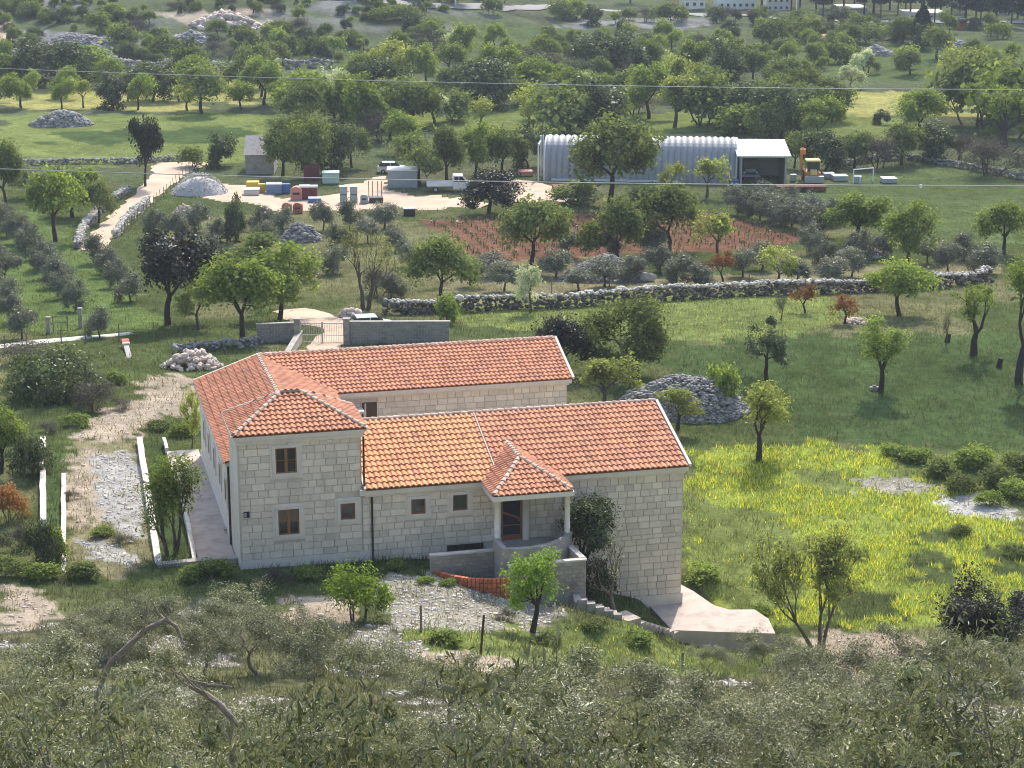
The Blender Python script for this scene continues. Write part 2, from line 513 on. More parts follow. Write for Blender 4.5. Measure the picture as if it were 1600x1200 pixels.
_ico = None
def rocks_joined(name, pos, size, m, flat=.7, seed=1):
    """many rough stones in one mesh; pos (N,3), size (N,)"""
    global _ico
    if _ico is None:
        bm = bmesh.new(); bmesh.ops.create_icosphere(bm, subdivisions=1, radius=.5)
        _ico = (np.array([v.co[:] for v in bm.verts]), np.array([[v.index for v in f.verts] for f in bm.faces])); bm.free()
    bv, bf = _ico
    bv = bv[:12] if False else bv
    r = np.random.default_rng(seed)
    N = len(pos)
    # octahedron-like 20 faced stones: use the first level of the icosphere
    k = 1 + r.uniform(-.3, .25, (N, len(bv), 1))
    V_ = bv[None] * k * (size[:, None, None] * (r.uniform(.7, 1.35, (N, 1, 3)) * np.array([1, 1, flat])))
    a = r.uniform(0, 2 * pi, N); ca, sa = np.cos(a), np.sin(a)
    x = V_[..., 0] * ca[:, None] - V_[..., 1] * sa[:, None]; y = V_[..., 0] * sa[:, None] + V_[..., 1] * ca[:, None]
    V_ = np.stack([x, y, V_[..., 2]], -1) + np.asarray(pos)[:, None, :]
    Fc = (bf[None] + (np.arange(N) * len(bv))[:, None, None]).reshape(-1, 3)
    return np_mesh(name, V_.reshape(-1, 3), Fc, m)

def copy_tree(o, parent=None):
    c = o.copy(); COL.objects.link(c)
    if parent is not None: c.parent = parent
    for ch in o.children: copy_tree(ch, c)
    return c
# ------------------------------------------------------------------ ground cover map (what grows or lies where)
C_ = {'grass': (.098, .122, .042), 'lush': (.088, .128, .044), 'dry': (.19, .185, .085), 'meadow': (.20, .235, .070), 'yellow': (.29, .34, .065),
      'pale': (.46, .37, .27), 'white': (.48, .45, .40), 'rubble': (.37, .33, .255), 'soil': (.215, .108, .068), 'scrub': (.105, .115, .06),
      'slope': (.165, .165, .080), 'far': (.135, .155, .075), 'farrock': (.27, .26, .24), 'straw': (.27, .24, .13), 'field': (.118, .152, .055),
      'mustard': (.40, .37, .13), 'strip': (.135, .185, .055)}
ZONES = [  # (cover, photo outline, edge roughness in metres)
    ('grass', [(0, 300), (330, 300), (300, 480), (230, 520), (0, 520)], 2),
    ('strip', [(0, 330), (60, 330), (150, 400), (230, 480), (250, 520), (0, 520)], 1.5),
    ('meadow', [(0, 178), (420, 178), (420, 245), (230, 262), (0, 250)], 4),
    ('lush', [(100, 205), (400, 200), (330, 222), (90, 224)], 5),
    ('mustard', [(0, 148), (260, 140), (560, 118), (560, 150), (200, 172), (0, 168)], 6),
    ('mustard', [(1080, 150), (1290, 142), (1600, 146), (1600, 180), (1330, 186), (1160, 190)], 5),
    ('meadow', [(1100, 185), (1460, 180), (1460, 215), (1180, 222)], 5),
    ('field', [(1215, 296), (1240, 286), (1440, 262), (1600, 268), (1600, 385), (1440, 380), (1300, 345)], 2),
    ('field', [(715, 40), (890, 36), (880, 58), (720, 68)], 5),
    ('field', [(1380, 75), (1600, 70), (1600, 110), (1400, 108)], 6),
    ('meadow', [(560, 168), (840, 165), (1100, 178), (1160, 205), (840, 215), (600, 205)], 5),
    ('field', [(1180, 62), (1420, 66), (1600, 66), (1600, 130), (1300, 126)], 6),
    ('field', [(380, 86), (560, 70), (560, 104), (380, 104)], 5),
    ('soil', [(655, 345), (770, 336), (1050, 326), (1130, 335), (1260, 372), (1170, 392), (1000, 396), (900, 404), (745, 412)], .6),
    ('straw', [(660, 470), (800, 450), (960, 440), (1300, 420), (1550, 405), (1550, 434), (1000, 456), (700, 482)], 1.5),
    ('straw', [(640, 420), (760, 410), (1000, 400), (1000, 440), (700, 462)], 2.5),
    ('dry', [(250, 340), (520, 330), (660, 350), (740, 415), (640, 455), (430, 440), (270, 400)], 3),
    ('meadow', [(700, 478), (1000, 462), (1300, 452), (1330, 500), (1150, 540), (900, 520), (720, 510)], 2),
    ('lush', [(1040, 545), (1240, 525), (1600, 520), (1600, 705), (1450, 702), (1250, 690), (1070, 680)], 1.5),
    ('grass', [(1060, 640), (1240, 650), (1260, 705), (1060, 712)], 1),
    ('yellow', [(1064, 712), (1150, 712), (1330, 690), (1450, 740), (1600, 785), (1600, 1000), (1440, 970), (1380, 985), (1240, 985), (1200, 960), (1110, 925), (1064, 880)], 2.2),
    ('meadow', [(1064, 770), (1180, 790), (1240, 880), (1260, 960), (1180, 950), (1100, 915), (1064, 880)], 1.8),
    ('grass', [(1400, 870), (1470, 862), (1490, 905), (1420, 915)], 1.2), ('grass', [(1530, 860), (1600, 850), (1600, 900), (1550, 895)], 1.2), ('meadow', [(1240, 735), (1330, 740), (1340, 772), (1230, 765)], 1.5), ('grass', [(1300, 930), (1390, 920), (1400, 965), (1300, 975)], 1.0), ('grass', [(1420, 835), (1500, 828), (1480, 848), (1430, 850)], .9),
    ('rubble', [(1330, 752), (1400, 745), (1475, 760), (1420, 772), (1340, 768)], .8),
    ('white', [(1455, 778), (1530, 772), (1600, 795), (1590, 812), (1480, 806)], .8),
    ('meadow', [(1380, 700), (1600, 712), (1600, 775), (1480, 760), (1400, 735)], 1.2),
    ('grass', [(60, 520), (400, 545), (430, 620), (310, 640), (170, 600)], 1.2),
    ('grass', [(0, 580), (160, 640), (120, 740), (60, 760), (0, 700)], 1.2),
    ('pale', [(225, 588), (300, 585), (315, 620), (310, 640), (240, 655), (180, 690), (110, 690), (140, 645), (215, 625)], 1.2),
    ('straw', [(110, 690), (215, 690), (245, 780), (248, 880), (190, 905), (105, 900), (102, 740)], .8),
    ('pale', [(125, 700), (165, 705), (170, 800), (130, 830), (104, 800), (102, 740)], .6),
    ('white', [(140, 712), (205, 705), (225, 760), (232, 800), (205, 850), (160, 800)], .6),
    ('white', [(115, 840), (170, 848), (225, 868), (200, 885), (150, 872)], .5),
    ('lush', [(68, 690), (98, 700), (98, 890), (68, 890)], .2),
    ('lush', [(222, 690), (258, 690), (300, 868), (250, 882)], .2),
    ('grass', [(215, 870), (370, 890), (600, 880), (600, 905), (430, 925), (240, 910)], .7),
    ('pale', [(0, 918), (60, 920), (85, 960), (40, 985), (0, 985)], .8),
    ('pale', [(455, 935), (540, 930), (560, 970), (500, 990), (440, 975)], .8),
    ('rubble', [(590, 905), (680, 898), (800, 938), (890, 945), (860, 975), (770, 1000), (690, 1000), (640, 990), (590, 950)], .7),
    ('meadow', [(640, 985), (760, 990), (900, 960), (1000, 985), (1215, 1000), (1180, 1060), (1000, 1050), (760, 1040), (660, 1030)], .9),
    ('pale', [(650, 1015), (750, 1022), (820, 1035), (760, 1055), (660, 1040)], .6),
    ('pale', [(1235, 1002), (1300, 985), (1425, 990), (1450, 1045), (1340, 1072), (1260, 1035)], .8),
    ('pale', [(250, 25), (400, 15), (440, 50), (300, 42)], 4),
    ('pale', [(0, 20), (10, 30), (8, 80), (0, 90)], 2),
    ('farrock', [(20, 55), (240, 50), (260, 90), (120, 100), (20, 95)], 8),
    ('farrock', [(900, 22), (1110, 28), (1100, 45), (880, 42)], 6),
]
ZP = [(C_[c], poly_w(p), e, c) for c, p, e in ZONES]

def cover(x, y):
    """base colour (N,3) and cover index (N,) at world points"""
    x = np.asarray(x, float); y = np.asarray(y, float)
    n1 = fbm(x / 9.0, y / 9.0, 21); n2 = fbm(x / 2.2, y / 2.2, 31)
    col = np.zeros(x.shape + (3,)); idx = np.full(x.shape, -1)
    g = np.array(C_['grass']); sl = np.array(C_['slope']); fa = np.array(C_['far']); dr = np.array(C_['dry']); sc_ = np.array(C_['scrub'])
    mid = g * (1 - sm((n1 - .45) * 5))[..., None] + dr * sm((n1 - .45) * 5)[..., None]
    farc = fa * (1 - sm((n1 - .5) * 6))[..., None] + sc_ * sm((n1 - .5) * 6)[..., None]
    rk = sm((fbm(x / 13.0, y / 13.0, 77) - .54) * 9)[..., None] * sm((y - 430) / 60)[..., None] * sm((20 - x) / 60)[..., None]
    farc = farc * (1 - rk) + np.array(C_['farrock']) * rk
    w = sm((y - 230) / 90)[..., None]
    col[:] = mid * (1 - w) + farc * w
    ws = sm((97 + 3 * (n2 - .5) * 2 - y) / 6)[..., None]
    slope = sl * (1 - sm((n2 - .42) * 5))[..., None] + np.array(C_['rubble']) * sm((n2 - .50) * 5)[..., None] * .85
    col = col * (1 - ws) + slope * ws
    for k, (c, P, e, nm) in enumerate(ZP):
        x0, y0 = P.min(0) - e * 1.5; x1, y1 = P.max(0) + e * 1.5
        s = (x > x0) & (x < x1) & (y > y0) & (y < y1)
        if not s.any(): continue
        xs, ys = x[s], y[s]
        f = max(e * 1.1, .4)
        dx = (fbm(xs / f, ys / f, 50 + k) - .5) * 3.2 * e; dy = (fbm(xs / f, ys / f, 90 + k) - .5) * 3.2 * e
        ins = in_poly(xs + dx, ys + dy, P)
        ii = np.where(s)[0] if x.ndim == 1 else None
        a = np.zeros(x.shape, bool); a[s] = ins
        k2 = .55 + .45 * fbm(x[a] / 1.3, y[a] / 1.3, 200 + k)
        vary = (.72 + .56 * fbm(x[a] / 3.1, y[a] / 3.1, 230 + k))[:, None]
        mixw = np.clip(k2 * 1.35, 0, 1)[:, None]
        col[a] = col[a] * (1 - mixw) + np.array(c) * vary * mixw
        idx[a] = k
    return col, idx

def build_terrain():
    rad = np.concatenate([[3, 8, 14, 20, 26, 32, 38], np.geomspace(44, 720, 520), np.geomspace(760, 2500, 14)])
    inner = np.radians(np.linspace(-19, 19, 300))
    outer = np.radians(np.concatenate([np.linspace(22, 60, 12), np.linspace(68, 292, 30), np.linspace(300, 338, 12)]))
    th = np.concatenate([inner, outer])
    R_, T_ = np.meshgrid(rad, th, indexing='ij')
    x = R_ * np.sin(T_); y = R_ * np.cos(T_)
    z = terrain(x, y)
    nr, nt = x.shape
    v = np.stack([x.ravel(), y.ravel(), z.ravel()], 1)
    c, _ = cover(v[:, 0], v[:, 1])
    i = np.arange(nr - 1)[:, None] * nt; j = np.arange(nt)[None]; j2 = (j + 1) % nt
    F = np.stack([i + j, i + nt + j, i + nt + j2, i + j2], -1).reshape(-1, 4)[:, ::-1]
    cen = len(v)
    v = np.vstack([v, [[0, 0, float(terrain(0, 0))]]]); c = np.vstack([c, c[:1]])
    me = np_mesh('ground', v, F, M['ground'], col=c, smooth=True)
    # close the middle
    bm = bmesh.new(); bm.from_mesh(me); bm.verts.ensure_lookup_table()
    for k in range(nt):
        bm.faces.new((bm.verts[cen], bm.verts[(k + 1) % nt], bm.verts[k]))
    bm.normal_update(); bm.to_mesh(me); bm.free()
    return tag(link('ground', me), kind='structure')
build_terrain()

SHEETS = []
def ribbon(name, pts, widths, m, off=.05, kind='structure', step=.8, label=None, cat=None):
    """strip that follows the ground along photo points, widths in metres"""
    P = [at(*p) for p in pts]
    P = np.array([[p[0], p[1]] for p in P])
    if not hasattr(widths, '__len__'): widths = [widths] * len(P)
    L = np.concatenate([[0], np.cumsum(np.hypot(*np.diff(P, axis=0).T))])
    n = max(4, int(L[-1] / step))
    s = np.linspace(0, L[-1], n)
    xs = np.interp(s, L, P[:, 0]); ys = np.interp(s, L, P[:, 1]); ws = np.interp(s, L, widths)
    for _ in range(3):
        xs[1:-1] = (xs[:-2] + 2 * xs[1:-1] + xs[2:]) / 4; ys[1:-1] = (ys[:-2] + 2 * ys[1:-1] + ys[2:]) / 4
    tx = np.gradient(xs); ty = np.gradient(ys); l = np.hypot(tx, ty); nx, ny = ty / l, -tx / l
    SHEETS.append(np.concatenate([np.stack([xs + nx * ws * .46, ys + ny * ws * .46], 1), np.stack([xs - nx * ws * .46, ys - ny * ws * .46], 1)[::-1]]))
    K = 7
    v = []
    for k in range(K):
        q = (k / (K - 1) - .5)
        wob = (fbm(s / 1.8, s * 0 + k // 4 * 7, 5) - .5) * .5 * ws * (abs(q) > .4)
        X = xs + nx * (q * ws + np.sign(q) * wob); Y = ys + ny * (q * ws + np.sign(q) * wob)
        Z = terrain(X, Y) + off - .12 * (abs(q) > .49)
        v.append(np.stack([X, Y, Z], 1))
    v = np.concatenate(v)
    F = []
    for k in range(K - 1):
        for i in range(n - 1):
            F.append((k * n + i, k * n + i + 1, (k + 1) * n + i + 1, (k + 1) * n + i))
    o = link(name, np_mesh(name, v, np.array(F), m, smooth=True))
    return tag(o, label, cat, kind=kind)

def patch(name, poly_px, m, off=.06, step=.5, rough=.5, kind='structure'):
    """sheet over an outline on the ground"""
    P = poly_w(poly_px); SHEETS.append(P)
    x0, y0 = P.min(0); x1, y1 = P.max(0)
    gx = np.arange(x0 - 1, x1 + 1, step); gy = np.arange(y0 - 1, y1 + 1, step)
    X, Y = np.meshgrid(gx, gy, indexing='ij')
    dx = (fbm(X / 2, Y / 2, 4) - .5) * 2 * rough; dy = (fbm(X / 2, Y / 2, 14) - .5) * 2 * rough
    ins = in_poly(X + dx, Y + dy, P)
    n0, n1 = X.shape
    q = ins[:-1, :-1] | ins[1:, :-1] | ins[1:, 1:] | ins[:-1, 1:]
    edge = ~ins
    Z = terrain(X, Y) + off - .14 * edge
    v = np.stack([X.ravel(), Y.ravel(), Z.ravel()], 1)
    ii, jj = np.where(q)
    F = np.stack([ii * n1 + jj, (ii + 1) * n1 + jj, (ii + 1) * n1 + jj + 1, ii * n1 + jj + 1], 1)
    used = np.unique(F); mp = np.full(len(v), -1); mp[used] = np.arange(len(used))
    o = link(name, np_mesh(name, v[used], mp[F], m, smooth=True))
    return tag(o, kind=kind)

ribbon('drive', [(286, 254), (262, 272), (232, 302), (195, 335), (160, 368), (140, 392)], [8.5, 5.5, 4.2, 3.8, 3.4, 3.0], M['track'], .08)
patch('yard', [(300, 300), (345, 285), (400, 290), (440, 312), (560, 300), (575, 280), (605, 272), (612, 296), (650, 305), (715, 308), (720, 318), (690, 326), (600, 324), (545, 330), (430, 330), (390, 318), (330, 312)], M['track'], .07, .9, 1.5)
ribbon('track', [(560, 288), (600, 308), (650, 316), (705, 317), (760, 322)], [5, 5, 6, 5, 4], M['track'], .13)
ribbon('track', [(785, 283), (835, 289), (838, 305), (800, 316)], [4, 5, 6, 5], M['track'], .11)
ribbon('track', [(838, 300), (870, 310), (905, 315)], [5, 3.5, 3], M['track'], .15)
ribbon('path', [(-20, 544), (60, 534), (130, 528), (205, 521)], [1.6, 1.8, 1.6, 1.1], M['whitewall'], .09)
ribbon('drive', [(455, 484), (500, 500), (545, 512), (510, 536), (505, 552)], [4, 5.5, 4.5, 3.6, 2.6], M['track'], .07)
ribbon('road', [(480, -6), (620, 5), (800, 13), (960, 17), (1120, 24), (1300, 33), (1480, 36), (1640, 34)], [5, 5, 5, 5, 5.5, 5, 4.5, 4.5], M['roadgrey'], .35, step=4)
ribbon('track', [(1308, 38), (1300, 46), (1278, 60)], [3, 3, 2.4], M['track'], .2, step=2)
ribbon('path', [(-6, 78), (3, 52), (8, 20)], [4, 4, 3], M['track'], .2, step=2)

# ------------------------------------------------------------------ the house
HE = empty('stone_house', (C0[0], C0[1], 0), YAW)
tag(HE, 'large pale stone house with orange tiled roofs round a courtyard', 'house')
ZB = -5.2

def hchild(mb, name, m, parent=HE, smooth=False):
    return mb.build(name, m, parent, smooth)

# --- walls: mortar bodies with stone blocks set proud
front_wall = MB()
front_wall.box(0.0, 6.45, 0.0, 4.0, ZB, 6.95)                 # tower
fw = hchild(front_wall, 'tower_wall', M['mortar'])
mb = MB(); mb.box(6.46, 24.2, 0.002, 11.6, ZB, 3.7)
wing_wall = hchild(mb, 'front_wing_wall', M['mortar'])
mb = MB(); mb.box(0.02, 7.4, 4.01, 21.2, ZB, 4.42)
mb.add([(0.02, 21.2, 4.42), (7.4, 21.2, 4.42), (3.77, 21.2, 5.85), (0.02, 20.9, 4.42), (7.4, 20.9, 4.42), (3.77, 20.9, 5.85)], [(0, 2, 1), (3, 4, 5), (0, 3, 5, 2), (2, 5, 4, 1), (1, 4, 3, 0)])
left_wall = hchild(mb, 'left_wing_wall', M['render'])
mb = MB(); mb.box(7.41, 22.4, 17.4, 21.15, ZB, 4.25)
mb.add([(22.38, 17.4, 4.25), (22.38, 21.15, 4.25), (22.38, 21.15, 5.75), (22.1, 17.4, 4.25), (22.1, 21.15, 4.25), (22.1, 21.15, 5.75)], [(0, 1, 2), (5, 4, 3), (0, 3, 4, 1), (1, 4, 5, 2), (2, 5, 3, 0)])
mb.box(7.41, 22.1, 20.9, 21.15, 4.25, 5.8)
rear_wall = hchild(mb, 'rear_wing_wall', M['mortar'])
# gable triangle of the front wing (right end)
mb = MB(); mb.add([(24.19, 0.0, 3.7), (24.19, 11.6, 3.7), (24.19, 5.8, 5.65), (23.9, 0.0, 3.7), (23.9, 11.6, 3.7), (23.9, 5.8, 5.65)], [(0, 1, 2), (5, 4, 3), (0, 3, 4, 1), (1, 4, 5, 2), (2, 5, 3, 0)])
hchild(mb, 'gable', M['render'])

OPEN = [(1.70, 3.32, 4.72, 6.73), (1.76, 3.36, 1.36, 3.40), (5.02, 6.32, 1.96, 3.46), (8.80, 10.08, 1.96, 3.40), (11.05, 12.37, 1.98, 3.46),
        (13.72, 15.55, 0.36, 3.0), (10.95, 13.62, -0.06, .36), (15.5, 16.74, -.02, .36)]
def blocks(u0, u1, z0, z1, ch, seed, opens, maxw=.74, minw=.42):
    """coursed stone: list of (u0,u1,z0,z1)"""
    r = random.Random(seed); out = []
    z = z0; row = 0
    while z < z1 - .08:
        h = min(ch * r.choice([1, 1, 1, .92, 1.06]), z1 - z)
        if z1 - z - h < .12: h = z1 - z
        # spans free of openings on this course
        spans = [(u0, u1)]
        for a, b, c, d in opens:
            if c < z + h - .03 and d > z + .03:
                ns = []
                for s0, s1 in spans:
                    if b <= s0 or a >= s1: ns.append((s0, s1)); continue
                    if a > s0 + .05: ns.append((s0, a))
                    if b < s1 - .05: ns.append((b, s1))
                spans = ns
        for s0, s1 in spans:
            u = s0
            first = True
            while u < s1 - .02:
                w = r.uniform(minw, maxw)
                if first: w *= r.uniform(.5, 1); first = False
                e = u + w
                if s1 - e < .25: e = s1
                out.append((u, e, z, z + h)); u = e
        z += h; row += 1
    return out

J = .012
def block_meshes():
    me = {}
    def get(w, h, k):
        key = (round(w / .06), round(h / .03), k)
        if key not in me:
            m_ = MB(); ww = key[0] * .06 - 2 * J; hh = key[1] * .03 - 2 * J
            b = .012; t = .035 + .008 * k
            vs = [(-ww / 2, 0, -hh / 2), (ww / 2, 0, -hh / 2), (ww / 2, 0, hh / 2), (-ww / 2, 0, hh / 2),
                  (-ww / 2 + b, -t, -hh / 2 + b), (ww / 2 - b, -t, -hh / 2 + b), (ww / 2 - b, -t, hh / 2 - b), (-ww / 2 + b, -t, hh / 2 - b)]
            m_.add(vs, [(4, 5, 6, 7), (0, 1, 5, 4), (1, 2, 6, 5), (2, 3, 7, 6), (3, 0, 4, 7)])
            me[key] = m_.mesh('stone_block', M['stone'])
        return me[key], key[0] * .06, key[1] * .03
    return get
get_block = block_meshes()
def add_blocks_joined(name, lst, parent, frame, m, seed=3):
    """frame: function (a, out, z) -> local point"""
    r = random.Random(seed); mb = MB()
    for a0, a1, z0, z1 in lst:
        b = .012; t = .035 + .008 * r.random()
        a0 += J; a1 -= J; z0 += J; z1 -= J
        pts = [(a0, 0, z0), (a1, 0, z0), (a1, 0, z1), (a0, 0, z1), (a0 + b, t, z0 + b), (a1 - b, t, z0 + b), (a1 - b, t, z1 - b), (a0 + b, t, z1 - b)]
        mb.add([frame(*p) for p in pts], [(4, 5, 6, 7), (0, 1, 5, 4), (1, 2, 6, 5), (2, 3, 7, 6), (3, 0, 4, 7)])
    o = mb.build(name, m, parent)
    tag(o, kind='stuff')
    return o
rb = random.Random(5)
tower_b = blocks(0.08, 6.40, .42, 6.72, .375, 1, OPEN)
wing_b = blocks(6.47, 24.16, .02, 3.46, .375, 2, OPEN)
low_b = blocks(6.47, 24.16, -3.55, .02, .375, 4, OPEN)
vis = [('t', b) for b in tower_b] + [('w', b) for b in wing_b] + [('w', b) for b in low_b if b[0] > 17.6]
rest = [b for b in low_b if b[0] <= 17.6]
vis.sort(key=lambda q: -(q[1][1] - q[1][0]) * (q[1][3] - q[1][2]))
for which, (a0, a1, z0, z1) in vis[:298]:
    me, w, h = get_block(a1 - a0, z1 - z0, rb.randint(0, 2))
    link('stone_block', me, fw if which == 't' else wing_wall, ((a0 + a1) / 2, 0.0 if which == 't' else .002, (z0 + z1) / 2), None, ((a1 - a0) / w, 1, (z1 - z0) / h))
add_blocks_joined('stone_block', [b for q, b in vis[298:]] + rest, wing_wall, lambda a, t, z: (a, -t + .001, z), M['stone'])
add_blocks_joined('stone_block', blocks(7.5, 22.35, 0.4, 4.0, .36, 8, [(9.35, 10.45, -1, 3.72)]), rear_wall, lambda a, t, z: (a, 17.4 - t, z), M['stone'])
add_blocks_joined('stone_block', blocks(0.05, 11.5, -4.0, 3.4, .375, 9, []), wing_wall, lambda a, t, z: (24.2 + t, a, z), M['stone'])
add_blocks_joined('stone_block', blocks(0.08, 3.95, -.3, 6.72, .75, 11, [], 3.9, 3.8), fw, lambda a, t, z: (-t * .4, a, z), M['render'])
# plinths
mb = MB(); mb.box(-.05, 6.9, -.05, -.003, -1.5, .42); hchild(mb, 'plinth', M['trim'])
mb = MB(); mb.box(17.7, 24.26, -.06, -.003, ZB, -3.55); mb.box(24.24, 24.30, -.06, 11.5, ZB, -3.55); hchild(mb, 'plinth', M['trim'])
mb = MB(); mb.box(-.05, .015, 4.4, 21.2, ZB, .25); hchild(mb, 'plinth', M['trim'])

# cornices
def cornice(name, segs):
    mb = MB()
    for (a, b, c, d, z0, z1) in segs: mb.box(a, b, c, d, z0, z1)
    return hchild(mb, name, M['trim'])
cornice('tower_cornice', [(-.16, 6.62, -.27, 4.15, 6.96, 7.22), (-.07, 6.53, -.14, 4.06, 6.72, 6.957)])
cornice('front_cornice', [(6.30, 24.42, -.27, 11.8, 3.56, 3.84), (6.56, 24.28, -.13, 11.7, 3.42, 3.557)])
cornice('left_cornice', [(-.20, 7.65, 4.2, 21.35, 4.30, 4.54)])
cornice('rear_cornice', [(7.5, 22.62, 17.08, 21.2, 4.12, 4.42), (7.5, 22.5, 17.25, 17.4, 3.98, 4.117)])
for k in range(3):
    mb = MB(); mb.box(.55 + k * 2.05, .80 + k * 2.05, -.19, -.02, 6.60, 6.715); hchild(mb, 'corbel', M['trim'])

# windows and door
def window(uc, z0, z1, w, leaves, sur):
    mb = MB(); fd = .02
    a, b = uc - w / 2, uc + w / 2
    t = .07
    mb.box(a, a + t, -.05, .01, z0, z1); mb.box(b - t, b, -.05, .01, z0, z1)
    mb.box(a + t, b - t, -.049, .01, z0, z0 + t); mb.box(a + t, b - t, -.049, .01, z1 - t, z1)
    if leaves == 2: mb.box(uc - .075, uc + .075, -.06, .01, z0 + t + .002, z1 - t - .002)
    wdw = hchild(mb, 'window', M['wood'])
    if leaves == 2: pn = [(a + t, uc - .075), (uc + .075, b - t)]
    else: pn = [(a + t, b - t)]
    for p0, p1 in pn:
        q = MB(); q.box(p0 + .003, p1 - .003, -.02, .004, z0 + t + .003, z1 - t - .003); q.build('pane', M['glass'], wdw)
        if leaves == 2:
            q = MB(); zc = (z0 + z1) / 2; q.box(p0 + .004, p1 - .004, -.04, -.021, zc - .02, zc + .02); q.build('glazing_bar', M['wood'], wdw)
    # dressed surround: inner and outer rings
    q = MB(); o = sur
    for (r0, r1, d) in ((0.0, o * .55, .13), (o * .55, o, .075)):
        x0, x1, y0, y1 = a - r1, b + r1, z0 - r1, z1 + r1
        i0, i1, j0, j1 = a - r0, b + r0, z0 - r0, z1 + r0
        q.box(x0, i0, -d, .04, y0, y1); q.box(i1, x1, -d, .04, y0, y1)
        q.box(i0 + .001, i1 - .001, -d - .001, .04, y0, j0); q.box(i0 + .001, i1 - .001, -d - .001, .04, j1, y1)
    q.build('window_surround', M['trim'], wdw)
    return wdw
window(2.50, 5.05, 6.42, 1.10, 2, .30)
window(2.55, 1.68, 3.08, 1.10, 2, .30)
window(5.67, 2.26, 3.16, .78, 1, .30)
window(9.44, 2.26, 3.10, .78, 1, .30)
window(11.71, 2.28, 3.16, .80, 1, .30)
mb = MB(); mb.box(13.95, 14.06, -.06, .05, .40, 2.72); mb.box(15.02, 15.13, -.06, .05, .40, 2.72)
mb.box(14.062, 15.018, -.059, .05, 2.60, 2.72); mb.box(14.062, 15.018, -.059, .05, .40, .66)
mb.obox((14.07, -.045, 1.95), (15.01, -.045, 1.55), .05, .11, (0, 0, 1)); mb.box(14.062, 15.018, -.05, -.014, 1.18, 1.23)
door = hchild(mb, 'door', M['wood'])
q = MB(); q.box(14.062, 15.018, -.012, .004, .66, 2.60); q.build('pane', M['glass'], door)
q = MB(); q.box(14.94, 14.98, -.11, -.03, 1.45, 1.49); q.box(14.86, 14.98, -.12, -.085, 1.452, 1.488); q.build('handle', M['steel'], door)
mb = MB(); mb.box(13.72, 15.58, -.09, .04, 2.724, 2.98); hchild(mb, 'lintel', M['trim'])
mb = MB(); mb.box(13.70, 13.945, -.11, .04, .36, 2.722); hchild(mb, 'pilaster', M['trim'])
mb = MB(); mb.cyl((15.33, -.06, .36), .20, 2.36, 14); hchild(mb, 'pilaster', M['trim'], smooth=True)
for a, b, z0, z1 in ((11.0, 13.58, .0, .33), (15.55, 16.7, .05, .33)):
    mb = MB(); mb.box(a, b, -.012, .04, z0, z1); v_ = hchild(mb, 'basement_vent', M['dark'])
    q = MB()
    for k in range(int((b - a) / .3) + 1): q.box(a + k * .3, a + k * .3 + .02, -.03, -.013, z0, z1)
    q.build('vent_bar', M['pipe'], v_)
# rear wing doorway and timber louvre beside it
mb = MB(); mb.box(9.45, 10.38, 17.37, 17.42, .4, 3.66); dr_ = hchild(mb, 'rear_door', M['darkwood'])
q = MB(); q.box(9.40, 9.448, 17.30, 17.42, .4, 3.72); q.box(10.382, 10.45, 17.30, 17.42, .4, 3.72); q.box(9.62, 9.72, 17.33, 17.369, .4, 3.6); q.build('door_frame', M['render'], dr_)
mb = MB()
for k in range(5): mb.box(8.35, 9.3, 15.9, 15.96, 2.0 + k * .28, 2.18 + k * .28)
lv = hchild(mb, 'louvred_screen', M['darkwood'])
q = MB(); q.box(8.3, 9.36, 15.84, 16.9, 3.42, 3.55); q.box(9.302, 9.36, 15.84, 15.98, -.5, 3.417); q.box(8.29, 8.348, 15.84, 15.98, -.5, 3.417); q.build('screen_frame', M['whitewall'], lv)
# left wall windows (deep, seen edge on), meter boxes, wall lamp
for vv in (6.5, 9.5, 12.6, 15.6, 18.4):
    mb = MB(); mb.box(-.006, .03, vv - .4, vv + .4, 1.6, 2.9); w_ = hchild(mb, 'window', M['glass'])
    q = MB(); q.box(-.05, .03, vv - .62, vv - .402, 1.4, 3.1); q.box(-.05, .03, vv + .402, vv + .62, 1.4, 3.1)
    q.box(-.051, .03, vv - .40, vv + .40, 1.4, 1.597); q.box(-.051, .03, vv - .40, vv + .40, 2.903, 3.1); q.build('window_surround', M['trim'], w_)
mb = MB(); mb.bbox(.22, .52, -.10, -.02, 2.78, 3.10, .015); mbx = hchild(mb, 'meter_box', M['dark'])
q = MB(); q.box(.25, .36, -.112, -.102, 2.82, 3.06); q.build('meter_door', M['steel'], mbx)
mb = MB(); mb.box(-.22, 0.0, 6.2, 6.5, .0, .10); hchild(mb, 'wall_spout', M['concrete'])

def downpipe(pts, r=.055):
    mb = MB(); mb.tube(pts, r, 8); return hchild(mb, 'downpipe', M['pipe'], smooth=True)
downpipe([(6.96, -.10, 3.42), (6.96, -.10, 1.5), (6.96, -.10, -.2)])
downpipe([(6.56, -.12, 6.75), (6.56, -.12, 5.2), (6.56, -.12, 3.95)])
downpipe([(-.07, 4.30, 4.35), (-.07, 4.25, 3.9), (-.07, 4.25, -.7)], .065)

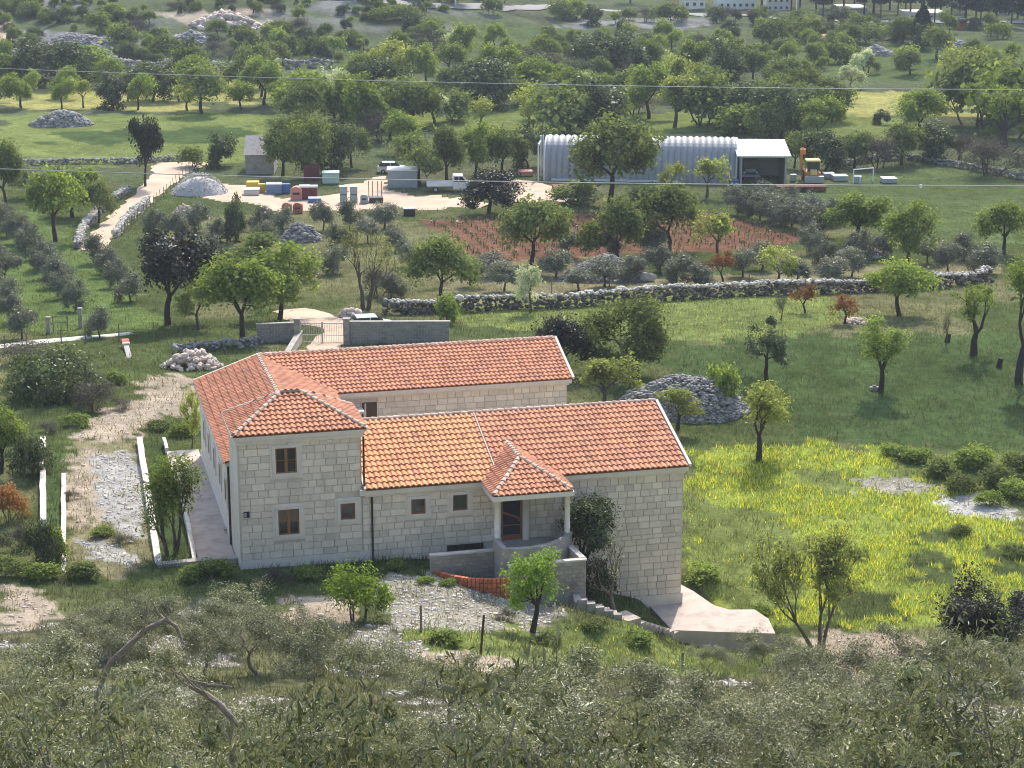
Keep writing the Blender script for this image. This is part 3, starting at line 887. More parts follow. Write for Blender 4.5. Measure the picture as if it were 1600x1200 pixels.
# --- roofs
def tile_mesh(name, w, L, m):
    prof = [(0, 0), (.10, .030), (.25, .066), (.42, .076), (.58, .060), (.72, .020), (.82, .0), (1.0, .0)]
    mb = MB(); n = len(prof)
    lo = [(p[0] * w, 0, p[1] + .065) for p in prof]; hi = [(p[0] * w, L * 1.06, p[1] + .002) for p in prof]
    un = [(p[0] * w, .004, p[1] - .004) for p in prof]
    fs = []
    for i in range(n - 1):
        fs.append((i, i + 1, n + i + 1, n + i)); fs.append((2 * n + i, 2 * n + i + 1, i + 1, i))
    mb.add(lo + hi + un, fs)
    return mb.mesh(name, m)
TILE_W = .30
_tm = {}
def tilem(m, L):
    k = (m, round(L, 3))
    if k not in _tm: _tm[k] = tile_mesh('roof_tile', TILE_W, L, M[m])
    return _tm[k]
parts_left = [298]
def roof(name, origin, e, s, poly, L, mfun, nparts=0, seed=1, thick=.10):
    """origin/e/s in house frame; poly in (a along eave, b up the slope)"""
    O = Vector(origin); e = Vector(e).normalized(); s = Vector(s).normalized(); n = e.cross(s).normalized()
    Mx = Matrix(((e.x, s.x, n.x, O.x), (e.y, s.y, n.y, O.y), (e.z, s.z, n.z, O.z), (0, 0, 0, 1)))
    mb = MB(); mb.prism(poly, -thick, -.01)
    deck = mb.build(name, M['underlay'], HE); deck.matrix_local = Mx
    P = [(a, b) for a, b in poly]
    amin = min(p[0] for p in P); amax = max(p[0] for p in P); bmax = max(p[1] for p in P)
    cand = []
    j = 0; b = -.05
    while b < bmax - .05:
        a = amin
        while a < amax - .05:
            ca, cb = np.array([a + TILE_W / 2]), np.array([min(max(b + L * .5, .02), bmax - .02)])
            if in_poly(ca, cb, P)[0]: cand.append((a, b, j))
            a += TILE_W
        b += L; j += 1
    r = random.Random(seed)
    if nparts:
        for a, b, j in cand[:nparts]:
            me = tilem(mfun(a, b, r), L)
            o = link('roof_tile', me, deck, (a + r.uniform(-.006, .006), b + r.uniform(-.012, .012), r.uniform(0, .01)), (r.uniform(-.01, .01), r.uniform(-.015, .015), r.uniform(-.012, .012)))
    by = {}
    for a, b, j in cand[nparts:]:
        by.setdefault(mfun(a, b, r), []).append((a, b))
    mb = MB(); mats = []
    for mn, lst in by.items():
        base = tilem(mn, L)
        vs = [v.co.copy() for v in base.vertices]; fs = [tuple(p.vertices) for p in base.polygons]
        mb.cur = len(mats); mats.append(M[mn])
        for a, b in lst:
            dz = r.uniform(0, .01); rz = r.uniform(-.012, .012); dx = r.uniform(-.006, .006); dy = r.uniform(-.012, .012)
            mb.add([(a + dx + v.x - v.y * rz, b + dy + v.y + v.x * rz, v.z + dz) for v in vs], fs)
    if mb.v:
        o = mb.build('roof_tile', mats, deck); tag(o, kind='stuff')
    return deck, Mx

def cap_row(deck_parent, a, b, r0=.13, L=.42, m='tile_cap', every=1):
    a = Vector(a); b = Vector(b); d = b - a; n = max(1, round(d.length / L)); d.normalize(); step = (b - a).length / n
    key = ('cap', m, round(step, 2), r0)
    if key not in _tm:
        mb = MB(); vs = []; fs = []
        K = 6
        for (y, rr, dz) in ((0, r0 * 1.08, .03), (step * 1.12, r0 * .88, .0)):
            for k in range(K + 1):
                t = pi * k / K
                vs.append((cos(t) * rr, y, sin(t) * rr * .85 + dz))
        for k in range(K): fs.append((k, k + 1, K + 1 + k + 1, K + 1 + k))
        fs.append(tuple(range(K, -1, -1)))
        mb.add(vs, fs); _tm[key] = mb.mesh('ridge_tile', M[m])
    up = Vector((0, 0, 1)); sd = d.cross(up).normalized(); u2 = sd.cross(d)
    R = Matrix(((sd.x, d.x, u2.x), (sd.y, d.y, u2.y), (sd.z, d.z, u2.z))).to_4x4()
    for k in range(n):
        o = link('ridge_tile', _tm[key], HE); o.matrix_local = Matrix.Translation(a + d * step * k) @ R

def fm(a, b, r):   # the front slope was tiled in two batches: an ochre one on the left
    if a < 7.05: return 'tile_new' if r.random() < .93 else 'tile'
    return 'tile' if r.random() < .985 else 'tile_new'
def tm(a, b, r): return 'tile' if r.random() < .985 else 'tile_new'
# front wing, front slope: eave (6.45..24.5, v -.35, z 3.9) up to ridge v 5.8, z 5.9
FS = Vector((0, 6.15, 2.0)); FL = FS.length
deck_f, MXF = roof('front_roof', (6.62, -.35, 3.92), (1, 0, 0), FS, [(0, 0), (17.78, 0), (17.78, FL), (0, FL)], .50, fm, 180, 1)
deck_fb, _ = roof('front_roof_back', (24.4, 11.95, 3.92), (-1, 0, 0), Vector((0, -6.15, 2.0)), [(0, 0), (17.78, 0), (17.78, FL), (0, FL)], .50, tm, 0, 2)
# tower
TF = Vector((0, 3.3, 1.26)); TFL = TF.length
roof('tower_roof', (-.22, -.32, 7.28), (1, 0, 0), TF, [(0, 0), (6.9, 0), (3.99, TFL), (2.91, TFL)], .40, tm, 75, 3)
TL = Vector((2.91, 0, 1.26)); k_ = TL.length
roof('tower_roof', (-.22, 4.2, 7.28), (0, -1, 0), TL, [(0, 0), (4.52, 0), (1.22, k_), (1.02, k_)], .40, tm, 0, 4)
roof('tower_roof', (6.68, -.32, 7.28), (0, 1, 0), Vector((-2.91, 0, 1.26)), [(0, 0), (4.52, 0), (3.5, k_), (3.3, k_)], .40, tm, 0, 5)
TB = Vector((0, -1.22, 1.26)); roof('tower_roof', (6.68, 4.2, 7.28), (-1, 0, 0), TB, [(0, 0), (6.9, 0), (3.99, TB.length), (2.91, TB.length)], .40, tm, 0, 6)
# left wing
LS = Vector((3.97, 0, 1.42)); LL = LS.length
roof('left_roof', (-.25, 21.45, 4.58), (0, -1, 0), LS, [(0, 0), (17.3, 0), (17.3, LL), (0, LL)], .43, tm, 0, 7)
roof('left_roof', (7.69, 4.15, 4.58), (0, 1, 0), Vector((-3.97, 0, 1.42)), [(0, 0), (12.9, 0), (17.3, LL), (0, LL)], .43, tm, 0, 8)
# rear wing (single slope facing the courtyard)
RS = Vector((0, 4.3, 1.56)); RL = RS.length
roof('rear_roof', (7.69, 17.05, 4.46), (1, 0, 0), RS, [(0, 0), (14.95, 0), (14.95, RL), (-3.92, RL)], .40, tm, 0, 9)
# porch
PF = Vector((0, 3.02, 1.08)); PL = PF.length
roof('porch_roof', (12.85, -2.95, 3.88), (1, 0, 0), PF, [(0, 0), (4.3, 0), (2.15, PL)], .42, tm, 25, 10)
PS = Vector((2.15, 0, 1.08)); PSL = PS.length
roof('porch_roof', (12.85, -.33, 3.88), (0, -1, 0), PS, [(0, 0), (2.62, 0), (-.40, PSL), (-3.2, PSL)], .42, tm, 18, 11)
roof('porch_roof', (17.15, -2.95, 3.88), (0, 1, 0), Vector((-2.15, 0, 1.08)), [(0, 0), (2.62, 0), (5.82, PSL), (3.02, PSL)], .42, tm, 0, 12)
# ridges and hips
cap_row(HE, (6.75, 5.8, 5.93), (24.4, 5.8, 5.93), .14, .42)
cap_row(HE, (3.72, 4.3, 6.02), (3.72, 21.35, 6.02), .14, .42)
cap_row(HE, (3.75, 21.36, 6.03), (22.65, 21.36, 6.03), .14, .42)
cap_row(HE, (-.15, -.25, 7.33), (2.69, 2.98, 8.57)); cap_row(HE, (6.61, -.25, 7.33), (3.77, 2.98, 8.57)); cap_row(HE, (2.69, 2.98, 8.58), (3.77, 2.98, 8.58))
cap_row(HE, (-.15, 4.13, 7.33), (2.69, 2.98, 8.56)); cap_row(HE, (6.61, 4.13, 7.33), (3.77, 2.98, 8.56))
cap_row(HE, (12.92, -2.88, 3.93), (15.0, .04, 4.97), .13); cap_row(HE, (17.08, -2.88, 3.93), (15.0, .04, 4.97), .13); cap_row(HE, (15.0, .05, 4.98), (15.0, 2.85, 4.98), .13)
# verges, valley, eave mortar
def vbar(a, b, w=.16, h=.15):
    mb = MB(); mb.obox(a, b, w, h); hchild(mb, 'verge', M['verge'])
vbar((24.46, -.37, 3.93), (24.46, 5.8, 5.94)); vbar((24.46, 11.9, 3.95), (24.46, 5.81, 5.93))
vbar((22.70, 17.0, 4.48), (22.70, 21.4, 6.06)); vbar((-.28, 21.5, 4.62), (3.75, 21.5, 6.06), .12, .12)
vbar((6.56, -.36, 3.90), (6.56, 5.6, 5.84), .10, .18)
vbar((-.28, 4.2, 7.25), (-.28, -.38, 7.25), .10, .12); vbar((6.74, -.38, 7.25), (6.74, 4.2, 7.25), .10, .12)
vbar((-.30, 21.5, 4.52), (-.30, 4.2, 4.52), .10, .12); vbar((7.74, 17.0, 4.52), (7.74, 4.2, 4.52), .10, .12)
vbar((7.72, 17.02, 4.58), (3.80, 21.32, 6.0), .14, .03)
vbar((13.75, -.33, 4.06), (13.75, 5.55, 5.97), .05, .10)
# porch structure
cornice('porch_beam', [(12.80, 17.20, -3.0, -2.72, 3.58, 3.83), (12.80, 13.08, -2.717, -.28, 3.58, 3.83), (16.92, 17.20, -2.717, -.28, 3.58, 3.83)])
mb = MB(); mb.box(12.9, 17.1, -2.9, -.28, 3.70, 3.78); hchild(mb, 'porch_ceiling', M['render'])
for u in (13.12, 16.92):
    mb = MB(); mb.cyl((u, -2.62, 1.5), .145, 2.08, 14)
    pc = hchild(mb, 'porch_column', M['trim'], smooth=True)
    q = MB(); q.bbox(u - .20, u + .20, -2.82, -2.42, 1.36, 1.5, .02); q.build('column_base', M['concrete'], pc)
    q = MB(); q.bbox(u - .18, u + .18, -2.80, -2.44, 3.47, 3.578, .02); q.build('column_capital', M['trim'], pc)
# landing and curved parapet
land_poly = [(12.95, 0), (12.95, -4.0)]
arc = []
for k in range(17):
    t = k / 16
    # from (13.15,-4.1) bulging out then back to (17.1,-2.6)
    p0 = np.array([13.15, -4.1]); p1 = np.array([15.6, -4.75]); p2 = np.array([17.1, -2.55])
    q_ = (1 - t) ** 2 * p0 + 2 * t * (1 - t) * p1 + t ** 2 * p2
    arc.append(tuple(q_))
land = [(12.97, -.02), (12.97, -4.0)] + [(a[0], a[1] + .05) for a in arc] + [(17.2, -.02)]
mb = MB(); mb.prism(land, -2.6, .36); hchild(mb, 'porch_landing', M['concrete'])
mb = MB()
path = [(13.05, -2.4)] + arc
pts_o = []; pts_i = []
for i, p in enumerate(path):
    a = np.array(path[max(i - 1, 0)]); b = np.array(path[min(i + 1, len(path) - 1)]); d = b - a; d = d / np.hypot(*d); nrm = np.array([d[1], -d[0]])
    pts_o.append(np.array(p) + nrm * .11); pts_i.append(np.array(p) - nrm * .11)
for i in range(len(path) - 1):
    zt0 = 1.33; zt1 = 1.33
    vs = [(*pts_o[i], -2.6), (*pts_o[i + 1], -2.6), (*pts_i[i + 1], -2.6), (*pts_i[i], -2.6), (*pts_o[i], zt0), (*pts_o[i + 1], zt1), (*pts_i[i + 1], zt1), (*pts_i[i], zt0)]
    mb.add(vs, [(0, 1, 5, 4), (2, 3, 7, 6), (4, 5, 6, 7)] + ([(3, 0, 4, 7)] if i == 0 else []) + ([(1, 2, 6, 5)] if i == len(path) - 2 else []))
par = hchild(mb, 'porch_parapet', M['concrete'])
q = MB()
for i in range(len(path) - 1):
    o0, o1, i0, i1 = [np.array(v_) for v_ in (pts_o[i], pts_o[i + 1], pts_i[i], pts_i[i + 1])]
    c0 = (o0 + i0) / 2; c1 = (o1 + i1) / 2
    O0, O1, I0, I1 = c0 + (o0 - c0) * 1.35, c1 + (o1 - c1) * 1.35, c0 + (i0 - c0) * 1.35, c1 + (i1 - c1) * 1.35
    q.add([(*O0, 1.335), (*O1, 1.335), (*I1, 1.335), (*I0, 1.335), (*O0, 1.41), (*O1, 1.41), (*I1, 1.41), (*I0, 1.41)], [(0, 1, 5, 4), (2, 3, 7, 6), (4, 5, 6, 7), (3, 2, 1, 0), (3, 0, 4, 7), (1, 2, 6, 5)])
q.build('coping', M['concrete'], par)
mb = MB(); mb.box(16.95, 17.2, -2.5, -.02, -2.6, 1.33); hchild(mb, 'porch_parapet', M['concrete'])

def block_wall(name, label, cat, a, b, z0, z1, t, cop=.09, ch=.22, bl=.42, m='block', group=None):
    """garden wall of concrete blocks from a to b in the house frame (front face on the right hand of a->b)"""
    a = np.array(a, float); b = np.array(b, float); L = float(np.hypot(*(b - a))); ang = atan2(b[1] - a[1], b[0] - a[0])
    x, y = hw(*a)
    root = empty(name, (x, y, z0), YAW + ang); tag(root, label, cat, group)
    H_ = z1 - z0
    q = MB(); q.box(0, L, 0, t, 0, H_); q.build('wall_core', M['mortar'], root)
    q = MB(); q.box(-.04, L + .04, -.05, t + .05, H_ + .002, H_ + cop); q.build('coping', M['whitewall'] if cop < .1 else M['concrete'], root)
    n = 0
    zz = H_; row = 0
    while zz > .05 and row < 12:
        h = min(ch, zz); xx = -(row % 2) * bl * .5
        while xx < L:
            x0 = max(xx, 0); x1 = min(xx + bl, L)
            if x1 - x0 > .06:
                q = MB(); q.bbox(x0 + .008, x1 - .008, -.03 - random.uniform(0, .008), -.001, zz - h + .008, zz - .008, .006)
                o = q.build('wall_block', M[m], root)
            xx += bl
        zz -= h; row += 1
    return root
block_wall('block_wall', 'grey block wall with pale coping behind the curved red brick wall', 'wall', (9.55, -2.62), (12.93, -2.62), -.9, .74, .2)
block_wall('block_wall', 'tall weathered block wall in front of the porch, behind the small bright tree', 'wall', (13.16, -5.15), (17.25, -5.15), -2.9, .74, .22)
block_wall('block_wall', 'short block wall running back from the stairs corner to the house', 'wall', (17.26, -4.9), (17.1, -2.7), -2.9, .74, .22)
# curved red planter wall
x, y = hw(9.65, -2.6)
RW = empty('curved_brick_wall', (x, y, 0), YAW); tag(RW, 'low curved wall of red clay blocks in front of the porch', 'wall')
cp_ = []
for k in range(60):
    t = k / 59
    p0 = np.array([0, 0.]); p1 = np.array([1.35, -2.55]); p2 = np.array([3.47, -2.6])
    cp_.append((1 - t) ** 2 * p0 + 2 * t * (1 - t) * p1 + t * t * p2)
cp_ = np.array(cp_); sl_ = np.concatenate([[0], np.cumsum(np.hypot(*np.diff(cp_, axis=0).T))])
nb = 21
for k in range(nb):
    s0, s1 = sl_[-1] * k / nb + .012, sl_[-1] * (k + 1) / nb - .012
    pa = np.array([np.interp(s0, sl_, cp_[:, 0]), np.interp(s0, sl_, cp_[:, 1])]); pb = np.array([np.interp(s1, sl_, cp_[:, 0]), np.interp(s1, sl_, cp_[:, 1])])
    d = pb - pa; ang = atan2(d[1], d[0]); L = float(np.hypot(*d)); zt = -.02 + .2 * (k / nb)
    tall = .30 + .85 * (k / nb) ** 1.2
    rows = max(1, round(tall / .24))
    for rr in range(rows + 1):
        q = MB(); q.bbox(0, L, -.02 + random.uniform(-.008, .008), .2, -.225, 0, .012)
        q.build('brick', M['brick'], RW, loc=(pa[0], pa[1], zt - rr * .245 + random.uniform(-.012, .012)), rot=(0, 0, ang))

# garden steps down to the lower yard
x, y = hw(16.35, -6.3)
ST = empty('garden_stairs', (x, y, 0), YAW); tag(ST, 'concrete garden stairs going down beside the block wall to the paved slab', 'stairs')
def flight(p0, p1, n, w, name='step'):
    p0 = Vector(p0); p1 = Vector(p1); d = (p1 - p0); dh = Vector((d.x, d.y, 0)).normalized(); sdv = Vector((-dh.y, dh.x, 0))
    L = Vector((d.x, d.y, 0)).length / n
    for k in range(n):
        z = p0.z + d.z * (k + .5) / n; c = p0 + dh * (L * k); c.z = z
        q = MB(); a = c; b = c + dh * L * .99
        q.prism([(a.x, a.y), (b.x, b.y), (b.x + sdv.x * w, b.y + sdv.y * w), (a.x + sdv.x * w, a.y + sdv.y * w)], z - 1.3, z)
        q.build(name, M['pave'], ST)
flight((0, 0, -.95), (2.3, -.35, -2.1), 6, 1.15)
flight((2.31, -.35, -2.2), (3.6, .1, -2.35), 1, 1.3, 'landing')
flight((3.61, .1, -2.5), (6.3, 1.9, -4.1), 8, .55)
q = MB()
for k in range(5):
    q.box(.1 + k * .46, .55 + k * .46, -.26 - k * .06, -.06 - k * .06, -3, -.86 - k * .22)
q.build('cheek_wall', M['concrete'], ST)

# paved slab at the low right corner, and paving along the left wing
def hslab(name, poly, z0, z1, m):
    mb = MB(); mb.prism([hw(*p) for p in poly], z0, z1); return tag(mb.build(name, m), kind='structure')
hslab('patio_slab', [(22.4, -.05), (22.5, -3.7), (25.0, -4.6), (27.7, -5.5), (28.1, -3.4), (27.85, -1.9), (26.5, -1.6), (25.9, -.8), (25.5, 1.6), (24.9, 3.6), (24.32, 3.6), (24.32, -.05)], -5.3, -4.17, M['pave'])
hslab('side_paving', [(-2.02, 1.85), (-.06, 1.85), (-.06, 22.6), (-2.05, 22.6)], -1.6, -.12, M['pave'])

def low_wall(label, a, b, w, top, bot, m='whitewall', name='garden_wall', segs=1):
    (xa, ya), (xb, yb) = hw(*a), hw(*b)
    L = sqrt((xb - xa) ** 2 + (yb - ya) ** 2); ang = atan2(yb - ya, xb - xa)
    ta, tb = top if hasattr(top, '__len__') else (top, top)
    q = MB(); r = random.Random(int(a[0] * 100 + a[1])); n = max(2, int(L / 1.2)); xs = [L * k / n for k in range(n + 1)]
    vs = []
    for k, xx in enumerate(xs):
        z = ta + (tb - ta) * k / n + r.uniform(-.02, .02); e = r.uniform(-.03, .03)
        vs += [(xx, -w / 2 + e, bot), (xx, w / 2 + e, bot), (xx, w / 2 + e, z), (xx, -w / 2 + e, z)]
    fs = []
    for k in range(n):
        o = k * 4
        fs += [(o, o + 4, o + 7, o + 3), (o + 1, o + 2, o + 6, o + 5), (o + 3, o + 7, o + 6, o + 2)]
    fs += [(0, 3, 2, 1), (n * 4, n * 4 + 1, n * 4 + 2, n * 4 + 3)]
    q.add(vs, fs)
    o = q.build(name, M[m], loc=(xa, ya, 0), rot=(0, 0, ang))
    return tag(o, label, 'wall')
low_wall('long white topped garden wall farthest left, beside the dark bushes', (-9.45, 26.9), (-9.88, 10.2), .34, .12, -1.2)
low_wall('short grey wall stub ending in a tall face under the vine bush', (-9.93, 8.6), (-9.99, 6.3), .3, (.12, .05), -1.8)
low_wall('thin pale garden wall edging the gravel path on its left side', (-8.45, 19.2), (-9.02, 1.3), .26, .0, -1.2)
low_wall('crumbling white garden wall between the gravel path and the shrub bed', (-3.5, 25.6), (-4.13, 1.7), .36, .06, -1.2)
low_wall('short pale kerb wall at the far end of the shrub bed by the house', (-1.98, 25.2), (-2.0, 22.7), .2, .05, -1.0)
low_wall('broken pale kerb wall between the shrub bed and the side paving', (-1.9, 13.2), (-2.22, 2.0), .22, .06, -1.0)
low_wall('low front garden wall meeting the tower corner', (-4.25, 1.55), (-.08, 1.62), .5, .1, -1.1, 'concrete')
# ------------------------------------------------------------------ vegetation
def skeleton(r, trunk=.25, levels=4, kids=(3, 4), spread=.75, up=.25, lean=.1, stems=1, taper=.62, lenf=.72, wig=.18):
    """branches of a tree about one unit high: list of (points, radii, level) and the twig ends"""
    segs = []; tips = []
    def grow(p, d, L, rad, lv):
        pts = [p.copy()]; rads = [rad]; n = 3 if lv > 0 else 4
        q = p.copy(); dd = d.copy()
        for i in range(n):
            dd = (dd + Vector((r.gauss(0, wig), r.gauss(0, wig), r.gauss(0, wig * .6) + up * .12))).normalized()
            q = q + dd * (L / n); pts.append(q.copy()); rads.append(rad * (1 - (1 - taper) * (i + 1) / n))
        segs.append((pts, rads, lv))
        if lv >= levels:
            tips.append((q.copy(), dd.copy())); return
        if lv >= 2: tips.append((pts[2].copy(), dd.copy()))
        m = r.randint(*kids)
        ph = r.uniform(0, 2 * pi)
        for k in range(m):
            az = ph + 2 * pi * k / m + r.uniform(-.5, .5); sp = spread * r.uniform(.55, 1.25)
            a = dd.cross(Vector((.3, .2, 1)) if abs(dd.z) < .9 else Vector((1, 0, 0))).normalized(); b = dd.cross(a)
            nd = (dd * cos(sp) + (a * cos(az) + b * sin(az)) * sin(sp)); nd.z += up * .4; nd.normalize()
            st = q if k < m - 1 or lv == 0 else pts[-2]
            grow(st, nd, L * lenf * r.uniform(.75, 1.2), rads[-1] * .68, lv + 1)
    for s in range(stems):
        az = r.uniform(0, 2 * pi); l = lean if stems == 1 else .38
        d = Vector((cos(az) * l * r.uniform(.4, 1.2), sin(az) * l * r.uniform(.4, 1.2), 1)).normalized()
        grow(Vector((cos(az) * .03 * (stems > 1), sin(az) * .03 * (stems > 1), -.03)), d, trunk, .045 * (1 if stems == 1 else .6), 0)
    return segs, tips

def cards(cent, nrm_bias, size, aspect, rg, shape='quad', size_var=.35):
    """leaf faces around centres: (N,3) -> verts, faces. shape quad (4 corners, folded) or lance (6 corners)"""
    N = len(cent)
    n = rg.normal(0, 1, (N, 3)) + nrm_bias
    n /= np.linalg.norm(n, axis=1, keepdims=True) + 1e-9
    t = rg.normal(0, 1, (N, 3)); t -= (t * n).sum(1, keepdims=True) * n; t /= np.linalg.norm(t, axis=1, keepdims=True) + 1e-9
    b = np.cross(n, t)
    s = size * np.exp(rg.normal(0, size_var, N))[:, None]
    w = s * aspect
    if shape == 'quad':
        p = np.stack([cent - t * s * .5, cent + b * w * .5 + n * w * .12, cent + t * s * .5, cent - b * w * .5 + n * w * .12], 1)
        F = np.array([[0, 1, 2, 3]])
    else:
        p = np.stack([cent - t * s * .5, cent - t * s * .12 + b * w * .5 + n * w * .2, cent + t * s * .25 + b * w * .38 + n * w * .15 - n * s * .03,
                      cent + t * s * .5 - n * s * .10, cent + t * s * .25 - b * w * .38 + n * w * .15 - n * s * .03, cent - t * s * .12 - b * w * .5 + n * w * .2], 1)
        F = np.array([[0, 1, 2, 3], [0, 3, 4, 5]])
    k = p.shape[1]
    Fc = (F[None] + (np.arange(N) * k)[:, None, None]).reshape(-1, 4)
    return p.reshape(-1, 3), Fc

def envelope(P, kind):
    return P

PROTO = {}
def proto(name, seed, Wn, Hn, leafm, barkm, leaves, lsize, aspect, clump, skel, shape='quad', bias=.9, trunk_r=1.0, low=0.0, squash=None, merged=False, twig_lv=2, drop=0.0):
    """one tree shape: crown mesh and trunk mesh, Hn metres high and Wn wide"""
    r = random.Random(seed); rg = np.random.default_rng(seed)
    segs, tips = skeleton(r, **skel)
    T_ = np.array([t[0][:] for t in tips])
    allp = np.array([p[:] for s in segs for p in s[0]])
    med = np.median(T_, 0); rad_ = np.quantile(np.hypot(T_[:, 0] - med[0], T_[:, 1] - med[1]), .86)
    sx = Wn / 2 * .80 / rad_; sz = Hn * .90 / np.quantile(T_[:, 2], .94)
    cx, cy = med[0] * .8, med[1] * .8
    sc_ = np.array([sx, sx, sz])
    tw = (T_ - [cx, cy, 0]) * sc_
    tw = tw[tw[:, 2] > low * Hn]
    if drop > 0: tw = tw[rg.random(len(tw)) > drop]
    # uneven clumps: each twig end gets its own density and size
    dens = rg.gamma(1.4, 1, len(tw)); dens /= dens.sum()
    pick = rg.choice(len(tw), leaves, p=dens)
    cr = clump * (.6 + .8 * rg.random(len(tw)))
    cr[rg.random(len(tw)) < .25] *= 1.5
    off = rg.normal(0, 1, (leaves, 3)); off /= np.linalg.norm(off, axis=1, keepdims=True)
    off *= (rg.random(leaves) ** .45)[:, None]
    c = tw[pick] + off * cr[pick][:, None] * np.array([1, 1, .75])
    c[:, 2] = np.maximum(c[:, 2], .05)
    cen = np.array([0, 0, Hn * .45])
    out = c - cen; out /= np.linalg.norm(out, axis=1, keepdims=True) + 1e-9
    v, f = cards(c, out * bias * .7 + off * bias * .5 + np.array([0, 0, .9]), lsize, aspect, rg, shape)
    crown = np_mesh('crown', v, f, M[leafm])
    mb = MB()
    for pts, rads, lv in segs:
        if lv > twig_lv: continue
        pp = [((p.x - cx * min(1, p.z * 3)) * sx, (p.y - cy * min(1, p.z * 3)) * sx, p.z * sz) for p in pts]
        mb.tube(pp, [max(q * Hn * trunk_r, .012) for q in rads], 6 if lv < 2 else 4, cap=False)
    trunk = mb.mesh('trunk', M[barkm], smooth=True)
    both = None
    PROTO[name] = (crown, trunk, Wn, Hn)

GSK = dict(trunk=.22, levels=4, kids=(3, 4), spread=.75, up=.22, lean=.14)
BSK = dict(trunk=.10, levels=3, kids=(3, 4), spread=.8, up=.2, stems=4, lean=.3)
for i in range(4):
    proto('almond%d' % i, 100 + i, 6.5, 6.0, 'L_green', 'barkdark', 8500, .24, .7, .85, GSK if i < 2 else dict(GSK, trunk=.13, up=.1), low=.12 if i < 2 else .0)
for i in range(3):
    proto('carob%d' % i, 120 + i, 7.5, 6.0, 'L_mid', 'barkdark', 8000, .26, .7, .9, dict(GSK, trunk=.12, spread=.85, up=.12), low=.0)
for i in range(2):
    proto('oak%d' % i, 140 + i, 7.0, 6.5, 'L_dark', 'barkdark', 13000, .23, .7, .85, dict(GSK, trunk=.16, spread=.75, up=.2), low=.05)
for i in range(2):
    proto('dgreen%d' % i, 146 + i, 7.0, 5.5, 'L_dgreen', 'barkdark', 6500, .27, .7, .8, dict(GSK, trunk=.10, spread=.85, up=.12), low=.0)
for i in range(3):
    proto('olive%d' % i, 160 + i, 4.4, 3.8, 'L_olivefar', 'bark', 7500, .20, .42, .6, dict(GSK, trunk=.15, spread=.8, up=.15), low=.06)
for i in range(2):
    proto('young%d' % i, 180 + i, 5.0, 5.0, 'L_yel', 'bark', 2600, .22, .65, .6, dict(GSK, trunk=.2, spread=.6, up=.4), low=.15, twig_lv=3)
for i in range(2):
    proto('shrub%d' % i, 190 + i, 3.2, 2.2, 'L_green', 'bark', 2600, .22, .7, .5, BSK)
    proto('midshrub%d' % i, 195 + i, 4.2, 2.6, 'L_mid', 'bark', 3600, .23, .7, .6, BSK)
    proto('thicket%d' % i, 200 + i, 5.0, 3.2, 'L_purple', 'bark', 3600, .22, .25, .65, dict(BSK, levels=4), twig_lv=3)
proto('blossom0', 210, 4.0, 4.4, 'L_white', 'bark', 3200, .20, .75, .55, GSK, low=.25)
proto('blossom1', 211, 5.0, 4.4, 'L_white', 'bark', 3400, .22, .75, .6, GSK, low=.2)
proto('red0', 212, 3.2, 3.4, 'L_red', 'barkdark', 1200, .20, .6, .5, GSK, low=.3, twig_lv=3)
proto('bare0', 213, 4.5, 4.5, 'L_purple', 'bark', 1200, .20, .2, .6, GSK, low=.2, twig_lv=4)
# finer ones for trees standing close to the house
proto('garden_bright', 220, 3.2, 4.4, 'L_vivid', 'barkdark', 5200, .115, .75, .42, dict(GSK, trunk=.36, spread=.75), low=.34)
proto('bright_bush', 221, 3.6, 2.6, 'L_vivid', 'bark', 5600, .12, .7, .42, dict(BSK, levels=4), twig_lv=3)
proto('garden_evergreen', 222, 3.2, 5.6, 'L_dgreen', 'barkdark', 11000, .13, .62, .50, dict(GSK, trunk=.26, spread=.6, up=.5), low=.26)
proto('bare_garden', 223, 2.6, 4.6, 'L_white', 'post', 160, .09, .5, .2, dict(GSK, trunk=.26, levels=5, kids=(2, 3), spread=.5, up=.5), low=.4, twig_lv=5, trunk_r=.8)
proto('airy', 224, 6.4, 6.6, 'L_yel', 'bark', 6500, .165, .6, .42, dict(trunk=.20, levels=4, kids=(3, 4), spread=.5, up=.55, stems=3), low=.22, twig_lv=4, trunk_r=.75)
proto('juniper', 225, 4.3, 5.2, 'L_dark', 'barkdark', 13000, .13, .5, .42, dict(trunk=.14, levels=4, kids=(3, 4), spread=.55, up=.7, stems=4), low=.02)
proto('juniper_slim', 226, 2.2, 4.6, 'L_dark', 'barkdark', 7000, .13, .5, .36, dict(trunk=.14, levels=4, kids=(3, 3), spread=.4, up=.9, stems=2), low=.02)
proto('garden_shrub', 227, 3.0, 5.0, 'L_green', 'bark', 6200, .13, .6, .48, dict(trunk=.12, levels=4, kids=(3, 3), spread=.55, up=.5, stems=4), low=.1, twig_lv=3)
proto('low_bush', 228, 3.2, 1.6, 'L_dgreen', 'bark', 4200, .13, .7, .4, BSK)
proto('mound_bush', 229, 5.0, 2.0, 'L_dgreen', 'bark', 8000, .15, .6, .55, dict(BSK, spread=1.0))
proto('rust_bush', 230, 3.0, 1.8, 'L_orange', 'bark', 2600, .14, .7, .42, BSK)
proto('green_tree_near', 231, 3.6, 5.6, 'L_green', 'barkdark', 5200, .15, .65, .5, dict(GSK, trunk=.3, up=.45, spread=.6), low=.16, twig_lv=3)
proto('yellow_tree_near', 232, 3.4, 4.6, 'L_yel', 'barkdark', 4600, .15, .65, .45, dict(GSK, trunk=.26, up=.4, spread=.65), low=.12, twig_lv=3)
proto('round_bush', 233, 8.0, 6.6, 'L_mid', 'barkdark', 15000, .20, .7, .85, dict(GSK, trunk=.08, spread=.85, up=.12), low=.0)
